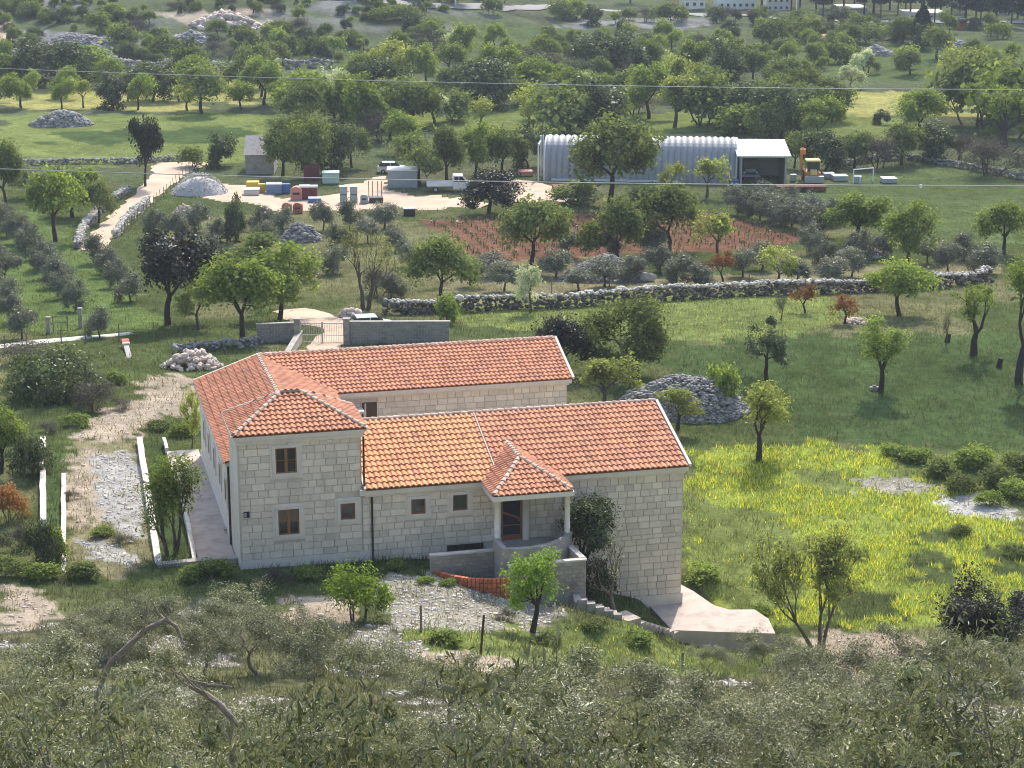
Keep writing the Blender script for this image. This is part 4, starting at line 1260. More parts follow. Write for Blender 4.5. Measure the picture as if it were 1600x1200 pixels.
proto('forked', 234, 6.0, 8.0, 'L_green', 'barkdark', 2600, .22, .65, .5, dict(trunk=.30, levels=4, kids=(2, 3), spread=.6, up=.5, lean=.15), low=.3, twig_lv=3, trunk_r=1.4)
proto('willow', 235, 6.5, 13.0, 'L_green', 'barkdark', 8000, .24, .5, .75, dict(trunk=.22, levels=5, kids=(2, 3), spread=.45, up=.5), low=.2, twig_lv=3, trunk_r=.8)
proto('scraggy', 236, 5.2, 5.2, 'L_dgreen', 'barkdark', 3600, .22, .6, .55, dict(trunk=.30, levels=3, kids=(3, 3), spread=.9, up=.1), low=.3, twig_lv=3)
proto('tall_bare', 237, 6.0, 8.5, 'L_yel', 'bark', 1500, .16, .5, .5, dict(trunk=.32, levels=5, kids=(2, 3), spread=.5, up=.5, stems=2), low=.35, twig_lv=5)

# cypress and pines
def cone_tree(name, seed, Wn, Hn, leafm, n, base=.04, power=1.0, pine=False):
    rg = np.random.default_rng(seed)
    t = rg.random(n) ** .8
    if not pine:
        R = Wn / 2 * np.clip(np.sin(np.clip(t * 1.02 + .10, 0, 1) * pi) ** .55, 0, 1) * (1 - t * .55)
        a = rg.uniform(0, 2 * pi, n); lob = 1 + .18 * np.sin(a * 5 + t * 17)
        q = R * np.sqrt(rg.uniform(.35, 1, n)) * lob
        c = np.stack([np.cos(a) * q, np.sin(a) * q, base * Hn + t * Hn * (1 - base)], 1)
    else:
        k = rg.integers(0, 26, n); rr = np.random.default_rng(seed + 1)
        cz = rr.uniform(.38, 1, 26); ca = rr.uniform(0, 2 * pi, 26); cr = rr.uniform(.1, 1, 26) * Wn / 2 * np.sqrt(1.15 - cz)
        off = rg.normal(0, .5, (n, 3)) * np.array([Wn * .17, Wn * .17, Hn * .05])
        c = np.stack([np.cos(ca[k]) * cr[k], np.sin(ca[k]) * cr[k], cz[k] * Hn], 1) + off
    out = c - np.array([0, 0, Hn * .4]); out /= np.linalg.norm(out, axis=1, keepdims=True)
    v, f = cards(c, out, .5, .6, rg)
    crown = np_mesh('crown', v, f, M[leafm])
    mb = MB(); mb.tube([(0, 0, -.2), (.05, 0, Hn * .4), (.1, .05, Hn * .85)], [Hn * .022, Hn * .016, Hn * .006], 6)
    PROTO[name] = (crown, mb.mesh('trunk', M['barkdark'], True), Wn, Hn)
cone_tree('cypress', 300, 9, 13, 'L_pine', 6500)
cone_tree('pine0', 301, 9, 13, 'L_pine', 4200, pine=True)
cone_tree('pine1', 302, 8, 14, 'L_pine', 4200, pine=True)
cone_tree('pine2', 303, 11, 12, 'L_pine', 4600, pine=True)

trnd = random.Random(99)
def set_tree(name, pname, x, y, z, w, h, label, group=None, cat='tree', rz=None):
    crown, trunk, Wn, Hn = PROTO[pname]
    root = empty(name, (x, y, z - .05), trnd.uniform(0, 2 * pi) if rz is None else rz)
    tag(root, label, cat, group)
    s = (w / Wn, w / Wn, h / Hn)
    link('crown', crown, root, scale=s); link('trunk', trunk, root, scale=s)
    return root
def tree(name, pname, px, py, wpx, hpx, label, group=None, cat='tree', rz=None):
    x, y, z, m = at(px, py)
    return set_tree(name, pname, x, y, z, wpx * m, hpx * m * 1.03, label, group, cat, rz)

# --- trees close to the house
tree('garden_tree', 'garden_bright', 832, 988, 88, 132, 'small bright green tree in front of the tall block wall')
tree('green_bush', 'bright_bush', 560, 972, 108, 86, 'vivid green bush on the rocky ground left of the curved red wall', cat='bush')
x, y = hw(18.35, -1.75); tree_ev = set_tree('evergreen_tree', 'garden_evergreen', x, y, float(terrain(x, y)), 3.05, 5.9, 'dark glossy evergreen against the blank right part of the front wall')
x, y = hw(18.6, -2.4); set_tree('bush', 'low_bush', x, y, float(terrain(x, y)), 2.2, 2.3, 'dark shrub in the corner under the glossy evergreen', cat='bush')
x, y = hw(18.9, -4.6); set_tree('bare_tree', 'bare_garden', x, y, float(terrain(x, y)) + .1, 2.7, 4.4, 'pale leafless tree with a thick stub trunk beside the garden stairs')
tree('wild_tree', 'airy', 1275, 1018, 180, 195, 'thin open tree with sparse yellow green leaves before the flower meadow', rz=.3)
tree('juniper', 'juniper', 1508, 1068, 135, 160, 'big dark juniper at the lower right beside the pale rocky patch', rz=1.0)
tree('juniper', 'juniper_slim', 1592, 1040, 60, 118, 'slim dark juniper cut by the right edge')
tree('bush', 'low_bush', 1268, 1068, 100, 50, 'low dark green bush under the thin open tree', cat='bush')
tree('garden_shrub', 'garden_shrub', 268, 866, 86, 158, 'tall bronze green shrub in the bed beside the side paving', cat='shrub')
tree('vine_bush', 'low_bush', 66, 880, 62, 62, 'dark bush hanging over the garden wall at the left', cat='bush')
tree('vine_bush', 'shrub0', 86, 876, 38, 50, 'light green bush beside the dark one on the left garden wall', cat='bush')
tree('bush', 'mound_bush', 92, 618, 170, 66, 'broad green thicket on the mound left of the house', cat='bush')
tree('bush', 'low_bush', 45, 605, 80, 50, 'low dark bush at the left end of the mound', cat='bush')
tree('bush', 'thicket0', 150, 640, 90, 46, 'brownish twiggy bush at the foot of the mound', cat='bush')
tree('bush', 'thicket1', 40, 570, 110, 34, 'grey twiggy scrub on top of the mound', cat='bush')
tree('bush', 'low_bush', 48, 745, 80, 62, 'dark bush against the long white garden wall', cat='bush')
tree('bush', 'rust_bush', 12, 815, 62, 58, 'rusty orange bush at the left edge', cat='bush')
tree('small_tree', 'green_tree_near', 2, 740, 60, 110, 'green sapling cut by the left edge')
tree('small_tree', 'young0', 300, 700, 34, 92, 'thin bare sapling beside the far corner of the left wing')
tree('small_tree', 'yellow_tree_near', 1187, 722, 95, 125, 'yellow green tree with a dark trunk at the edge of the flower meadow')
tree('bush', 'shrub0', 1130, 640, 58, 66, 'green bush behind the right end of the grey stone heap', cat='bush')
tree('small_tree', 'yellow_tree_near', 1060, 672, 58, 68, 'yellow green tree between the front roof and the stone heap')
tree('small_tree', 'young1', 942, 640, 108, 82, 'open yellow green tree behind the right end of the rear roof')
tree('round_tree', 'round_bush', 992, 592, 150, 126, 'large round green tree behind the grey stone heap')
tree('dark_tree', 'oak0', 884, 585, 100, 88, 'very dark tree behind the end of the rear roof')
tree('small_tree', 'green_tree_near', 1372, 612, 84, 122, 'slender green tree standing alone in the right meadow', rz=.6)
tree('scraggy_tree', 'scraggy', 1197, 598, 92, 90, 'scraggy dark tree with drooping tufts in the right meadow', rz=.9)
tree('forked_tree', 'forked', 1520, 556, 80, 120, 'sparse green tree with a thick forked trunk at the right', rz=2.1)
tree('tall_tree', 'willow', 1592, 600, 110, 215, 'tall green tree cut by the right edge of the meadow')
tree('broad_tree', 'almond0', 1405, 494, 108, 86, 'broad bright green tree in front of the dry stone wall')
tree('small_tree', 'red0', 1320, 506, 52, 46, 'small reddish green tree by the pale stones before the dry stone wall')
tree('small_tree', 'bare0', 1220, 500, 30, 44, 'little bare sapling before the dry stone wall')
tree('small_tree', 'red0', 1258, 490, 44, 46, 'reddish bare tree growing close to the dry stone wall')
tree('small_tree', 'bare0', 1478, 540, 22, 56, 'crooked bare stem beside a stump in the right meadow')
tree('bush', 'shrub1', 698, 505, 50, 42, 'rounded green bush at the left end of the dry stone wall', cat='bush')
# low clumps of weeds
for px, py, w, h in [(1470, 745, 60, 26), (1520, 730, 66, 30), (1560, 762, 70, 32), (1590, 742, 56, 30), (1500, 768, 56, 26), (1430, 722, 50, 20), (1395, 712, 46, 18), (1545, 790, 44, 22), (1585, 778, 60, 28), (1340, 872, 40, 16), (1100, 905, 60, 22), (1185, 965, 46, 20), (1500, 835, 40, 16), (1590, 870, 46, 18)]:
    tree('weed_clump', 'shrub0' if (px // 10) % 3 else 'midshrub1', px, py, w, h, 'low leafy clump of weeds in or beside the yellow flower meadow', 'weed clumps in the flower meadow', 'weeds')
for px, py, w, h in [(190, 640, 40, 18), (250, 672, 44, 16), (285, 682, 40, 20), (120, 665, 44, 18), (180, 600, 40, 20), (25, 690, 50, 28), (75, 675, 40, 16), (110, 780, 30, 14), (160, 838, 36, 16), (190, 850, 40, 16), (130, 905, 60, 26), (60, 905, 60, 26), (30, 860, 60, 40), (12, 900, 50, 30), (430, 912, 60, 24), (480, 905, 44, 22), (620, 890, 36, 18), (665, 912, 30, 12), (700, 915, 28, 11), (340, 900, 60, 26), (300, 905, 50, 22), (855, 1010, 50, 20), (790, 968, 40, 18), (700, 1008, 60, 24), (930, 985, 46, 18), (1000, 1005, 50, 18)]:
    tree('weed_clump', ('shrub0', 'midshrub0', 'shrub1', 'thicket0')[(px // 10) % 4], px, py, w, h, 'low clump of weeds on the rough ground round the front and left of the house', 'weed clumps round the house', 'weeds')
# --- trees round the gate
tree('dark_tree', 'oak1', 262, 508, 146, 138, 'big dark evergreen with two trunks left of the gate', rz=.2)
tree('leafy_tree', 'young0', 312, 515, 72, 84, 'light green young tree at the foot of the big dark evergreen')
tree('leafy_tree', 'almond1', 378, 535, 140, 128, 'wide green tree in front of the wall left of the gate')
tree('leafy_tree', 'almond2', 436, 500, 130, 108, 'bright green tree overhanging the left gate pillar')
tree('leafy_tree', 'carob0', 396, 455, 128, 84, 'rounded dull green tree behind the trees left of the gate')
tree('tall_tree', 'tall_bare', 570, 484, 108, 140, 'tall thin leaved tree with two straight trunks by the parked car', rz=.5)
tree('leafy_tree', 'carob1', 684, 474, 112, 100, 'green tree with a dark leaning trunk at the stone wall')
tree('blossom_tree', 'blossom0', 830, 488, 48, 74, 'small cream blossoming tree before the dry stone wall')
tree('bush', 'thicket0', 590, 462, 70, 44, 'grey twiggy bush behind the parked car', cat='bush')
# --- trees in and round the vineyard
tree('vineyard_tree', 'carob2', 832, 414, 116, 104, 'large dark green tree standing left in the red vineyard')
tree('vineyard_tree', 'carob0', 968, 410, 118, 98, 'dark green tree in the vineyard behind the stone mound')
tree('vineyard_tree', 'carob1', 1046, 396, 126, 104, 'dark spreading tree right of centre in the vineyard')
tree('vineyard_tree', 'young1', 1122, 404, 74, 72, 'yellowish open tree at the right part of the vineyard')
tree('small_tree', 'red0', 1130, 440, 46, 48, 'small russet leaved tree below the vineyard')
tree('small_tree', 'young0', 1213, 446, 64, 62, 'yellow green tree on the terrace above the stone wall')
tree('leafy_tree', 'almond3', 1336, 378, 108, 74, 'green tree at the near edge of the big green field')
tree('leafy_tree', 'almond2', 1415, 420, 88, 96, 'dense green tree between the stone wall and the green field')
tree('leafy_tree', 'almond1', 1568, 398, 88, 80, 'green tree at the right edge below the green field')
tree('big_tree', 'carob2', 955, 320, 150, 134, 'big tree standing in front of the arched hangar')
tree('dark_tree', 'oak0', 764, 334, 96, 64, 'dark bush like tree beside the white truck')
tree('small_tree', 'young1', 1105, 308, 62, 62, 'pale green tree before the right end of the hangar')
tree('small_tree', 'young0', 1050, 300, 50, 46, 'pale green sapling in front of the middle of the hangar')
tree('bush', 'midshrub0', 900, 318, 92, 30, 'green bushes at the foot of the hangar left of its big tree', cat='bush')
tree('bush', 'midshrub1', 1020, 330, 90, 36, 'green bushes at the foot of the hangar right of its big tree', cat='bush')
# --- upper left
tree('leafy_tree', 'almond0', 86, 378, 98, 112, 'bright green tree at the top of the olive rows')
tree('leafy_tree', 'almond3', 112, 340, 90, 76, 'green tree just behind the bright one at the olive rows')
tree('leafy_tree', 'carob1', 152, 348, 62, 62, 'dull green tree beside the drive wall')
tree('dark_tree', 'oak1', 228, 292, 60, 102, 'dark upright evergreen at the head of the dirt drive', rz=1.2)
tree('leafy_tree', 'carob0', 12, 322, 84, 96, 'olive green tree at the left edge above the olive rows')
tree('leafy_tree', 'dgreen0', 366, 380, 42, 70, 'dark green tree among the olives below the gravel heap')
OLV = 'olive trees planted in rows on the green slope at the left'
rows = [[(-4, 350), (10, 359), (24, 371), (38, 383), (52, 396), (65, 410), (77, 424), (89, 440), (101, 456), (114, 476)], [(-6, 452), (8, 472), (20, 496), (34, 520)], [(150, 402), (168, 420), (186, 440), (204, 462)], [(6, 430), (-10, 418)], [(155, 518)]]
for row in rows:
    for k, (px, py) in enumerate(row):
        tree('olive_tree', 'olive%d' % trnd.randrange(3), px + trnd.uniform(-3, 3), py + 10, trnd.uniform(44, 52), trnd.uniform(40, 47), 'grey green olive tree standing in a row on the grass slope at the left', OLV, 'olive tree')
for px, py in [(240, 362), (275, 372), (305, 356), (330, 395), (345, 372), (420, 385), (412, 352), (440, 362), (505, 352), (530, 385), (620, 385), (640, 410), (600, 350), (545, 350), (575, 372), (610, 460), (45, 300), (95, 300), (480, 430), (520, 420)]:
    tree('olive_tree', 'olive%d' % trnd.randrange(3), px, py + 8, trnd.uniform(42, 58), trnd.uniform(36, 48), 'grey green olive tree scattered between the drive and the vineyard', 'scattered olive trees between the drive and the vineyard', 'olive tree')
for px, py in [(735, 446), (788, 452), (768, 430), (868, 430), (905, 452), (946, 445), (985, 438), (1020, 400), (1055, 440), (1090, 446), (1030, 425), (950, 400), (890, 400), (1245, 440), (1285, 420), (1300, 440), (1340, 405), (1380, 400), (1270, 395), (1190, 420), (1160, 430), (1450, 410), (1480, 424), (1505, 405), (1540, 425), (1330, 430)]:
    tree('olive_tree', 'olive%d' % trnd.randrange(3), px, py + 3, trnd.uniform(46, 62), trnd.uniform(36, 46), 'grey green olive tree on the terrace above the long stone wall', 'olive trees on the terrace between vineyard and stone wall', 'olive tree')
for k in range(9):
    px = 1152 + k * 17; py = 322 + k * 4.4
    tree('olive_tree', 'olive%d' % (k % 3), px, py + 14, 50, 44, 'olive in the dense grey row along the right edge of the vineyard', 'row of olives along the right edge of the vineyard', 'olive tree')
    if k % 2: tree('olive_tree', 'olive%d' % ((k + 1) % 3), px + 26, py, 46, 40, 'olive in the dense grey row along the right edge of the vineyard', 'row of olives along the right edge of the vineyard', 'olive tree')
# --- behind the yard and the hangar
for q in [('carob0', 440, 276, 90, 84), ('carob2', 482, 280, 84, 92), ('dgreen1', 520, 272, 76, 74), ('carob1', 552, 262, 66, 62), ('carob2', 655, 290, 92, 78), ('carob0', 700, 286, 88, 84), ('almond2', 742, 276, 80, 76), ('carob1', 785, 272, 80, 66), ('dgreen0', 826, 262, 64, 62),
          ('carob1', 470, 235, 90, 54), ('dgreen0', 345, 262, 60, 48), ('midshrub0', 300, 262, 50, 30), ('almond1', 630, 240, 70, 60), ('thicket1', 590, 225, 66, 50)]:
    tree('wayside_tree', q[0], q[1], q[2], q[3], q[4], 'dull green tree in the dense belt right behind the storage yard', 'trees in the belt behind the storage yard')
for q in [('carob0', 1240, 262, 60, 52), ('dgreen1', 1288, 268, 76, 60), ('carob2', 1335, 262, 70, 54), ('thicket0', 1375, 264, 90, 50), ('carob1', 1410, 258, 80, 62), ('dgreen0', 1462, 252, 90, 56), ('almond1', 1436, 218, 96, 76), ('thicket1', 1500, 250, 60, 40), ('almond0', 1280, 225, 84, 70), ('carob2', 1205, 222, 80, 64)]:
    tree('wayside_tree', q[0], q[1], q[2], q[3], q[4], 'dull green tree in the belt behind the orange digger', 'trees in the belt behind the orange digger')
tree('thicket', 'thicket0', 1545, 276, 112, 58, 'large greyish purple leafless thicket at the edge of the green field', cat='bush')
tree('tall_tree', 'forked', 1566, 232, 90, 100, 'bare stemmed tree above the purple thicket at the right edge')
tree('blossom_tree', 'blossom1', 1328, 140, 46, 36, 'cream white blossoming bush in the far pasture')
tree('blossom_tree', 'blossom0', 1530, 142, 70, 40, 'pale blossoming tree at the right end of the far pasture')
tree('blossom_tree', 'blossom1', 905, 160, 52, 44, 'cream blossoming tree in the middle of the wooded belt')
tree('blossom_tree', 'blossom0', 680, 195, 62, 48, 'cream blossoming tree low in the wooded belt')
tree('blossom_tree', 'blossom1', 595, 168, 44, 30, 'cream blossoming tree at the left of the wooded belt')
tree('yellow_bush', 'young1', 1326, 162, 36, 26, 'small yellow green bush alone in the bright pasture', cat='bush')
tree('broad_tree', 'carob1', 1238, 140, 82, 48, 'broad rounded tree at the near edge of the far pasture')
tree('dark_bush', 'dgreen0', 1374, 195, 32, 22, 'little dark bush alone in the bright pasture', cat='bush')
tree('cypress', 'cypress', 1440, 74, 40, 72, 'dark pointed conifer standing alone before the pine wood', cat='conifer')
for px, py, pn in [(1236, 24, 'pine0'), (1190, 18, 'pine1'), (1286, 28, 'pine2'), (1318, 24, 'pine0'), (1350, 30, 'pine1'), (1376, 28, 'pine2'), (1402, 34, 'pine0'), (1422, 30, 'pine1'), (1460, 36, 'pine2'), (1486, 32, 'pine0'), (1508, 40, 'pine1'), (1532, 38, 'pine2'), (1556, 44, 'pine0'), (1580, 42, 'pine2'), (1604, 46, 'pine1'), (1335, 8, 'pine2'), (1440, 14, 'pine0'), (1500, 18, 'pine1'), (1565, 20, 'pine2'), (1250, 10, 'pine1'), (1300, 14, 'pine2'), (1390, 16, 'pine0'), (1415, 20, 'pine2'), (1470, 24, 'pine1'), (1525, 26, 'pine0'), (1545, 30, 'pine1'), (1590, 28, 'pine0'), (1365, 20, 'pine1'), (1275, 18, 'pine0'), (1600, 34, 'pine2'), (1100, 6, 'pine0'), (985, 4, 'pine1')]:
    tree('pine_tree', pn, px, py, trnd.uniform(44, 58), trnd.uniform(58, 74), 'dark pine by the road along the top', 'pines along the road at the top', 'conifer')

# --- scattered far trees, denser in the wooded belt
BELT = [('almond0', 1), ('almond1', 1), ('almond2', 5), ('almond3', 5), ('carob0', 3), ('carob1', 3), ('carob2', 3), ('dgreen0', 3), ('dgreen1', 3), ('young0', 2), ('young1', 2), ('midshrub0', 2), ('shrub1', 2), ('thicket0', 1), ('bare0', 1), ('blossom1', 1)]
HILL = [('dgreen0', 4), ('dgreen1', 4), ('oak0', 1), ('carob0', 3), ('carob1', 3), ('midshrub0', 5), ('midshrub1', 5), ('shrub0', 3), ('almond2', 2), ('thicket1', 2)]
def wpick(lst, r):
    tot = sum(w for _, w in lst); k = r.uniform(0, tot)
    for n, w in lst:
        k -= w
        if k <= 0: return n
    return lst[-1][0]
def scatter(poly, n, hp, kinds, label, group, seed, mind=.75, skip=(), cat='tree', name='far_tree'):
    r = random.Random(seed); got = []
    x0 = min(p[0] for p in poly); x1 = max(p[0] for p in poly); y0 = min(p[1] for p in poly); y1 = max(p[1] for p in poly)
    tries = 0; cand = []
    while len(got) < n and tries < n * 40:
        tries += 1
        px = r.uniform(x0, x1); py = r.uniform(y0, y1)
        if not in_poly(np.array([px]), np.array([py]), poly)[0]: continue
        if any(in_poly(np.array([px]), np.array([py]), s)[0] for s in skip): continue
        f = (py - 0) / 250.0
        h = (hp[0] + (hp[1] * 1.15 - hp[0]) * r.random() ** 1.5) * (.55 + .9 * f)
        if any(abs(px - q[0]) < mind * h * .9 and abs(py - q[1]) < mind * h * .28 for q in got): continue
        got.append((px, py, h))
    P = at_many(np.array([g[0] for g in got]), np.array([g[1] for g in got]))
    for k, (px, py, h) in enumerate(got):
        m = P[3][k] / FPX; pn = wpick(kinds, r); Wn, Hn = PROTO[pn][2:4]
        hh = h * m; ww = hh * Wn / Hn * r.uniform(.85, 1.2)
        if P[1][k] < 330: set_tree(name, pn, P[0][k], P[1][k], P[2][k], ww, hh, label, group, cat)
        else:
            crown = PROTO[pn][0]
            key = ('m', pn)
            if key not in _tm:
                c_, t_ = PROTO[pn][:2]
                vc = np.zeros(len(c_.vertices) * 3, np.float32); c_.vertices.foreach_get('co', vc)
                vt = np.zeros(len(t_.vertices) * 3, np.float32); t_.vertices.foreach_get('co', vt)
                fc = np.zeros(len(c_.loops), np.int32); c_.loops.foreach_get('vertex_index', fc)
                ft = np.array([tuple(p.vertices) for p in t_.polygons if len(p.vertices) == 4], np.int32)
                vv = np.vstack([vc.reshape(-1, 3), vt.reshape(-1, 3)]); ff = np.vstack([fc.reshape(-1, 4), ft + len(vc) // 3])
                _tm[key] = np_mesh('far_tree', vv, ff, [c_.materials[0], t_.materials[0]], mi=np.concatenate([np.zeros(len(fc) // 4), np.ones(len(ft))]))
            o = link(name, _tm[key], None, (P[0][k], P[1][k], P[2][k] - .05), (0, 0, r.uniform(0, 6.28)), (ww / Wn, ww / Wn, hh / Hn))
            tag(o, label, cat, group)
scatter([(560, 215), (560, 120), (700, 95), (1180, 105), (1190, 175), (1160, 215), (840, 222)], 80, (34, 62), BELT, 'leafy tree in the wooded belt behind the arched hangar', 'trees of the wooded belt behind the hangar', 1, .5)
scatter([(540, 118), (560, 60), (700, 50), (720, 72), (900, 66), (1330, 62), (1360, 115), (1180, 110), (700, 98)], 85, (22, 42), BELT, 'tree in the upper wooded belt below the road', 'trees of the upper wooded belt below the road', 2, .5)
scatter([(-10, 180), (-10, 122), (300, 118), (470, 150), (470, 182), (330, 182), (150, 172)], 30, (36, 58), BELT, 'tree in the line of trees across the left pastures', 'trees in a line across the left pastures', 3, .6)
scatter([(-10, 100), (-10, 2), (480, 2), (700, 18), (560, 56), (540, 100), (380, 100)], 165, (15, 34), HILL, 'shrubby tree on the stony hillside at the top left', 'shrubby trees on the top left hillside', 4, .42, [[(20, 74), (150, 74), (150, 100), (20, 100)], [(270, 22), (430, 22), (430, 48), (270, 48)], [(80, 58), (160, 58), (160, 70), (80, 70)], [(270, 50), (330, 50), (330, 66), (270, 66)]], 'shrub', 'hill_shrub')
scatter([(700, 14), (1100, 30), (1500, 44), (1600, 60), (1600, 72), (1180, 70), (880, 40)], 50, (26, 42), HILL, 'bush along the lower side of the road at the top', 'bushes below the road at the top', 5, .5, (), 'bush', 'roadside_bush')
scatter([(1340, 60), (1600, 76), (1600, 125), (1380, 130), (1200, 110)], 14, (34, 56), BELT, 'tree standing in the far right pastures', 'trees in the far right pastures', 6, .7)
scatter([(450, 186), (570, 180), (640, 190), (620, 220), (480, 215)], 12, (58, 74), BELT, 'tree at the left end of the wooded belt', 'trees at the left end of the wooded belt', 8, .6)
scatter([(1160, 200), (1240, 190), (1260, 216), (1180, 226)], 5, (56, 72), BELT, 'tree right behind the white shed roof', 'trees behind the white shed', 9, .6)
scatter([(1180, 180), (1300, 170), (1320, 195), (1200, 200)], 6, (50, 66), BELT, 'tree at the corner of the bright pasture', 'trees at the corner of the bright pasture', 10, .7)
scatter([(540, 4), (900, 8), (900, 0), (560, 0)], 10, (40, 55), HILL, 'dark tree above the road at the top', 'dark trees above the road', 12, .6)
scatter([(1500, 150), (1600, 150), (1600, 215), (1520, 215)], 6, (60, 80), BELT, 'tree clump at the right edge beyond the thicket', 'tree clump at the right edge', 13, .6)

# ------------------------------------------------------------------ olives on the slope in front
def olive_proto(name, seed, Wn, Hn, n, ls, asp, shape, clump, skel, twig_lv=3):
    proto(name, seed, Wn, Hn, 'L_olive', 'barkpale', n, ls, asp, clump, skel, shape, bias=.5, trunk_r=.7, low=.12, twig_lv=twig_lv)
OSK = dict(trunk=.20, levels=5, kids=(2, 3), spread=.62, up=.35, lean=.25, wig=.22)
for i in range(4):
    olive_proto('slope_olive%d' % i, 400 + i, 4.6, 3.4, 19000, .082, .27, 'quad', .40, OSK)
for i in range(2):
    olive_proto('near_olive%d' % i, 420 + i, 3.2, 3.4, 13000, .068, .24, 'lance', .24, dict(OSK, up=.6, levels=5), 4)
def ground_tree(name, pname, px, Y, w, h, label, group, cat='olive tree'):
    """tree on the slope at distance Y below photo column px"""
    a = (px - 800) / FPX
    x = a * (Y * CP + (CAM_H - float(terrain(0, Y))) * SP)
    z = float(terrain(x, Y))
    return set_tree(name, pname, x, Y, z, w, h, label, group, cat)
gr = random.Random(31)
SL = 'olive tree of the silvery grove on the slope in front of the house'
SG = 'olive grove on the slope in front of the house'
spots = []
for Y, n, x0, x1, hh in ((86, 6, 60, 480, 2.5), (81, 7, 40, 560, 2.6), (80, 4, 1080, 1240, 1.6), (76, 12, 20, 1600, 2.7), (69, 12, -10, 1620, 3.1), (62, 11, 10, 1610, 3.1), (55, 10, -10, 1620, 3.2), (48, 9, 10, 1600, 3.3)):
    for k in range(n):
        px = x0 + (x1 - x0) * (k + .5) / n + gr.uniform(-35, 35)
        if 1330 < px < 1480 and Y > 72: continue
        if 600 < px < 1075 and Y > 70: continue
        if gr.random() < .24: continue
        spots.append((px, Y + gr.uniform(-2.5, 2.5), hh * gr.uniform(.8, 1.15)))
for px, Y, h in spots:
    ground_tree('olive_tree', 'slope_olive%d' % gr.randrange(4), px, Y, h * gr.uniform(1.25, 1.6), h, SL, SG)
ORD = ['leftmost', 'second from the left', 'third from the left', 'fourth from the left', 'fifth from the left', 'sixth from the left', 'rightmost']
for k, (px, Y, h) in enumerate(((120, 34, 3.4), (420, 33, 3.0), (760, 35, 2.8), (1010, 34, 3.2), (1330, 33, 3.2), (1560, 34, 4.2))):
    ground_tree('olive_tree', 'slope_olive%d' % gr.randrange(4), px, Y, h * 1.35, h, 'silvery olive in the second row from the bottom edge, %s' % ORD[k if k < 5 else 6], 'nearer olives cut by the bottom edge')
for k, (px, Y, top, w) in enumerate(((60, 16, 1120, 2.6), (250, 13, 1085, 2.2), (470, 15, 1030, 2.2), (660, 11.5, 1050, 2.2), (900, 13, 1110, 2.0), (1300, 18, 1120, 2.6), (1570, 17, 1055, 3.0))):
    b = (top - 600) / FPX; ztop = CAM_H - Y * (SP + b * CP) / (CP - b * SP)
    a = (px - 800) / FPX; x = a * (Y * CP + (CAM_H - ztop) * SP); z = float(terrain(x, Y))
    set_tree('olive_tree', 'near_olive%d' % gr.randrange(2), x, Y, z, w, ztop - z, 'olive with large sharp leaves close at the bottom edge, %s' % ORD[k], 'closest olives at the bottom edge', 'olive tree')
for px, Y, h in ((135, 41, 3.3), (185, 40, 2.9), (352, 28.5, 2.6)):
    ground_tree('olive_tree', 'slope_olive%d' % gr.randrange(4), px, Y, h * 1.4, h, SL, SG)
# the old limb arching out of the grove
def limb(name, label, pts, rads):
    P = []
    for (px, py, Y) in pts:
        b = (py - 600) / FPX; z = CAM_H - Y * (SP + b * CP) / (CP - b * SP); a = (px - 800) / FPX
        P.append(((a * (Y * CP + (CAM_H - z) * SP)), Y, z))
    g = float(terrain(P[0][0], P[0][1]))
    P = [(P[0][0] - .2, P[0][1], g - .1)] + P; rads = [rads[0] * 1.25] + rads
    q = MB(); q.tube(P, rads, 8)
    for k in range(2, len(P) - 1):
        d = Vector((gr.uniform(-1, 1), gr.uniform(-.4, .4), gr.uniform(.3, 1))).normalized() * gr.uniform(.3, .7)
        q.tube([P[k], Vector(P[k]) + d * .5, Vector(P[k]) + d + Vector((0, 0, .1))], [rads[k] * .45, rads[k] * .3, .012], 5)
    return tag(q.build(name, M['barkpale'], smooth=True), label, 'tree')
limb('olive_limb', 'thick bare olive limb arching over the grove at the lower left', [(150, 1090, 44), (172, 1035, 44), (205, 1005, 44.2), (225, 985, 44.3), (258, 968, 44.5), (275, 978, 44.6), (284, 1000, 44.7)], [.055, .06, .065, .065, .06, .05, .03])
limb('olive_limb', 'bent pale olive branch pointing left in the lower grove', [(365, 1125, 30), (342, 1100, 30), (322, 1085, 30), (298, 1074, 30), (330, 1070, 30.2), (362, 1074, 30.4)], [.06, .055, .05, .04, .032, .02])

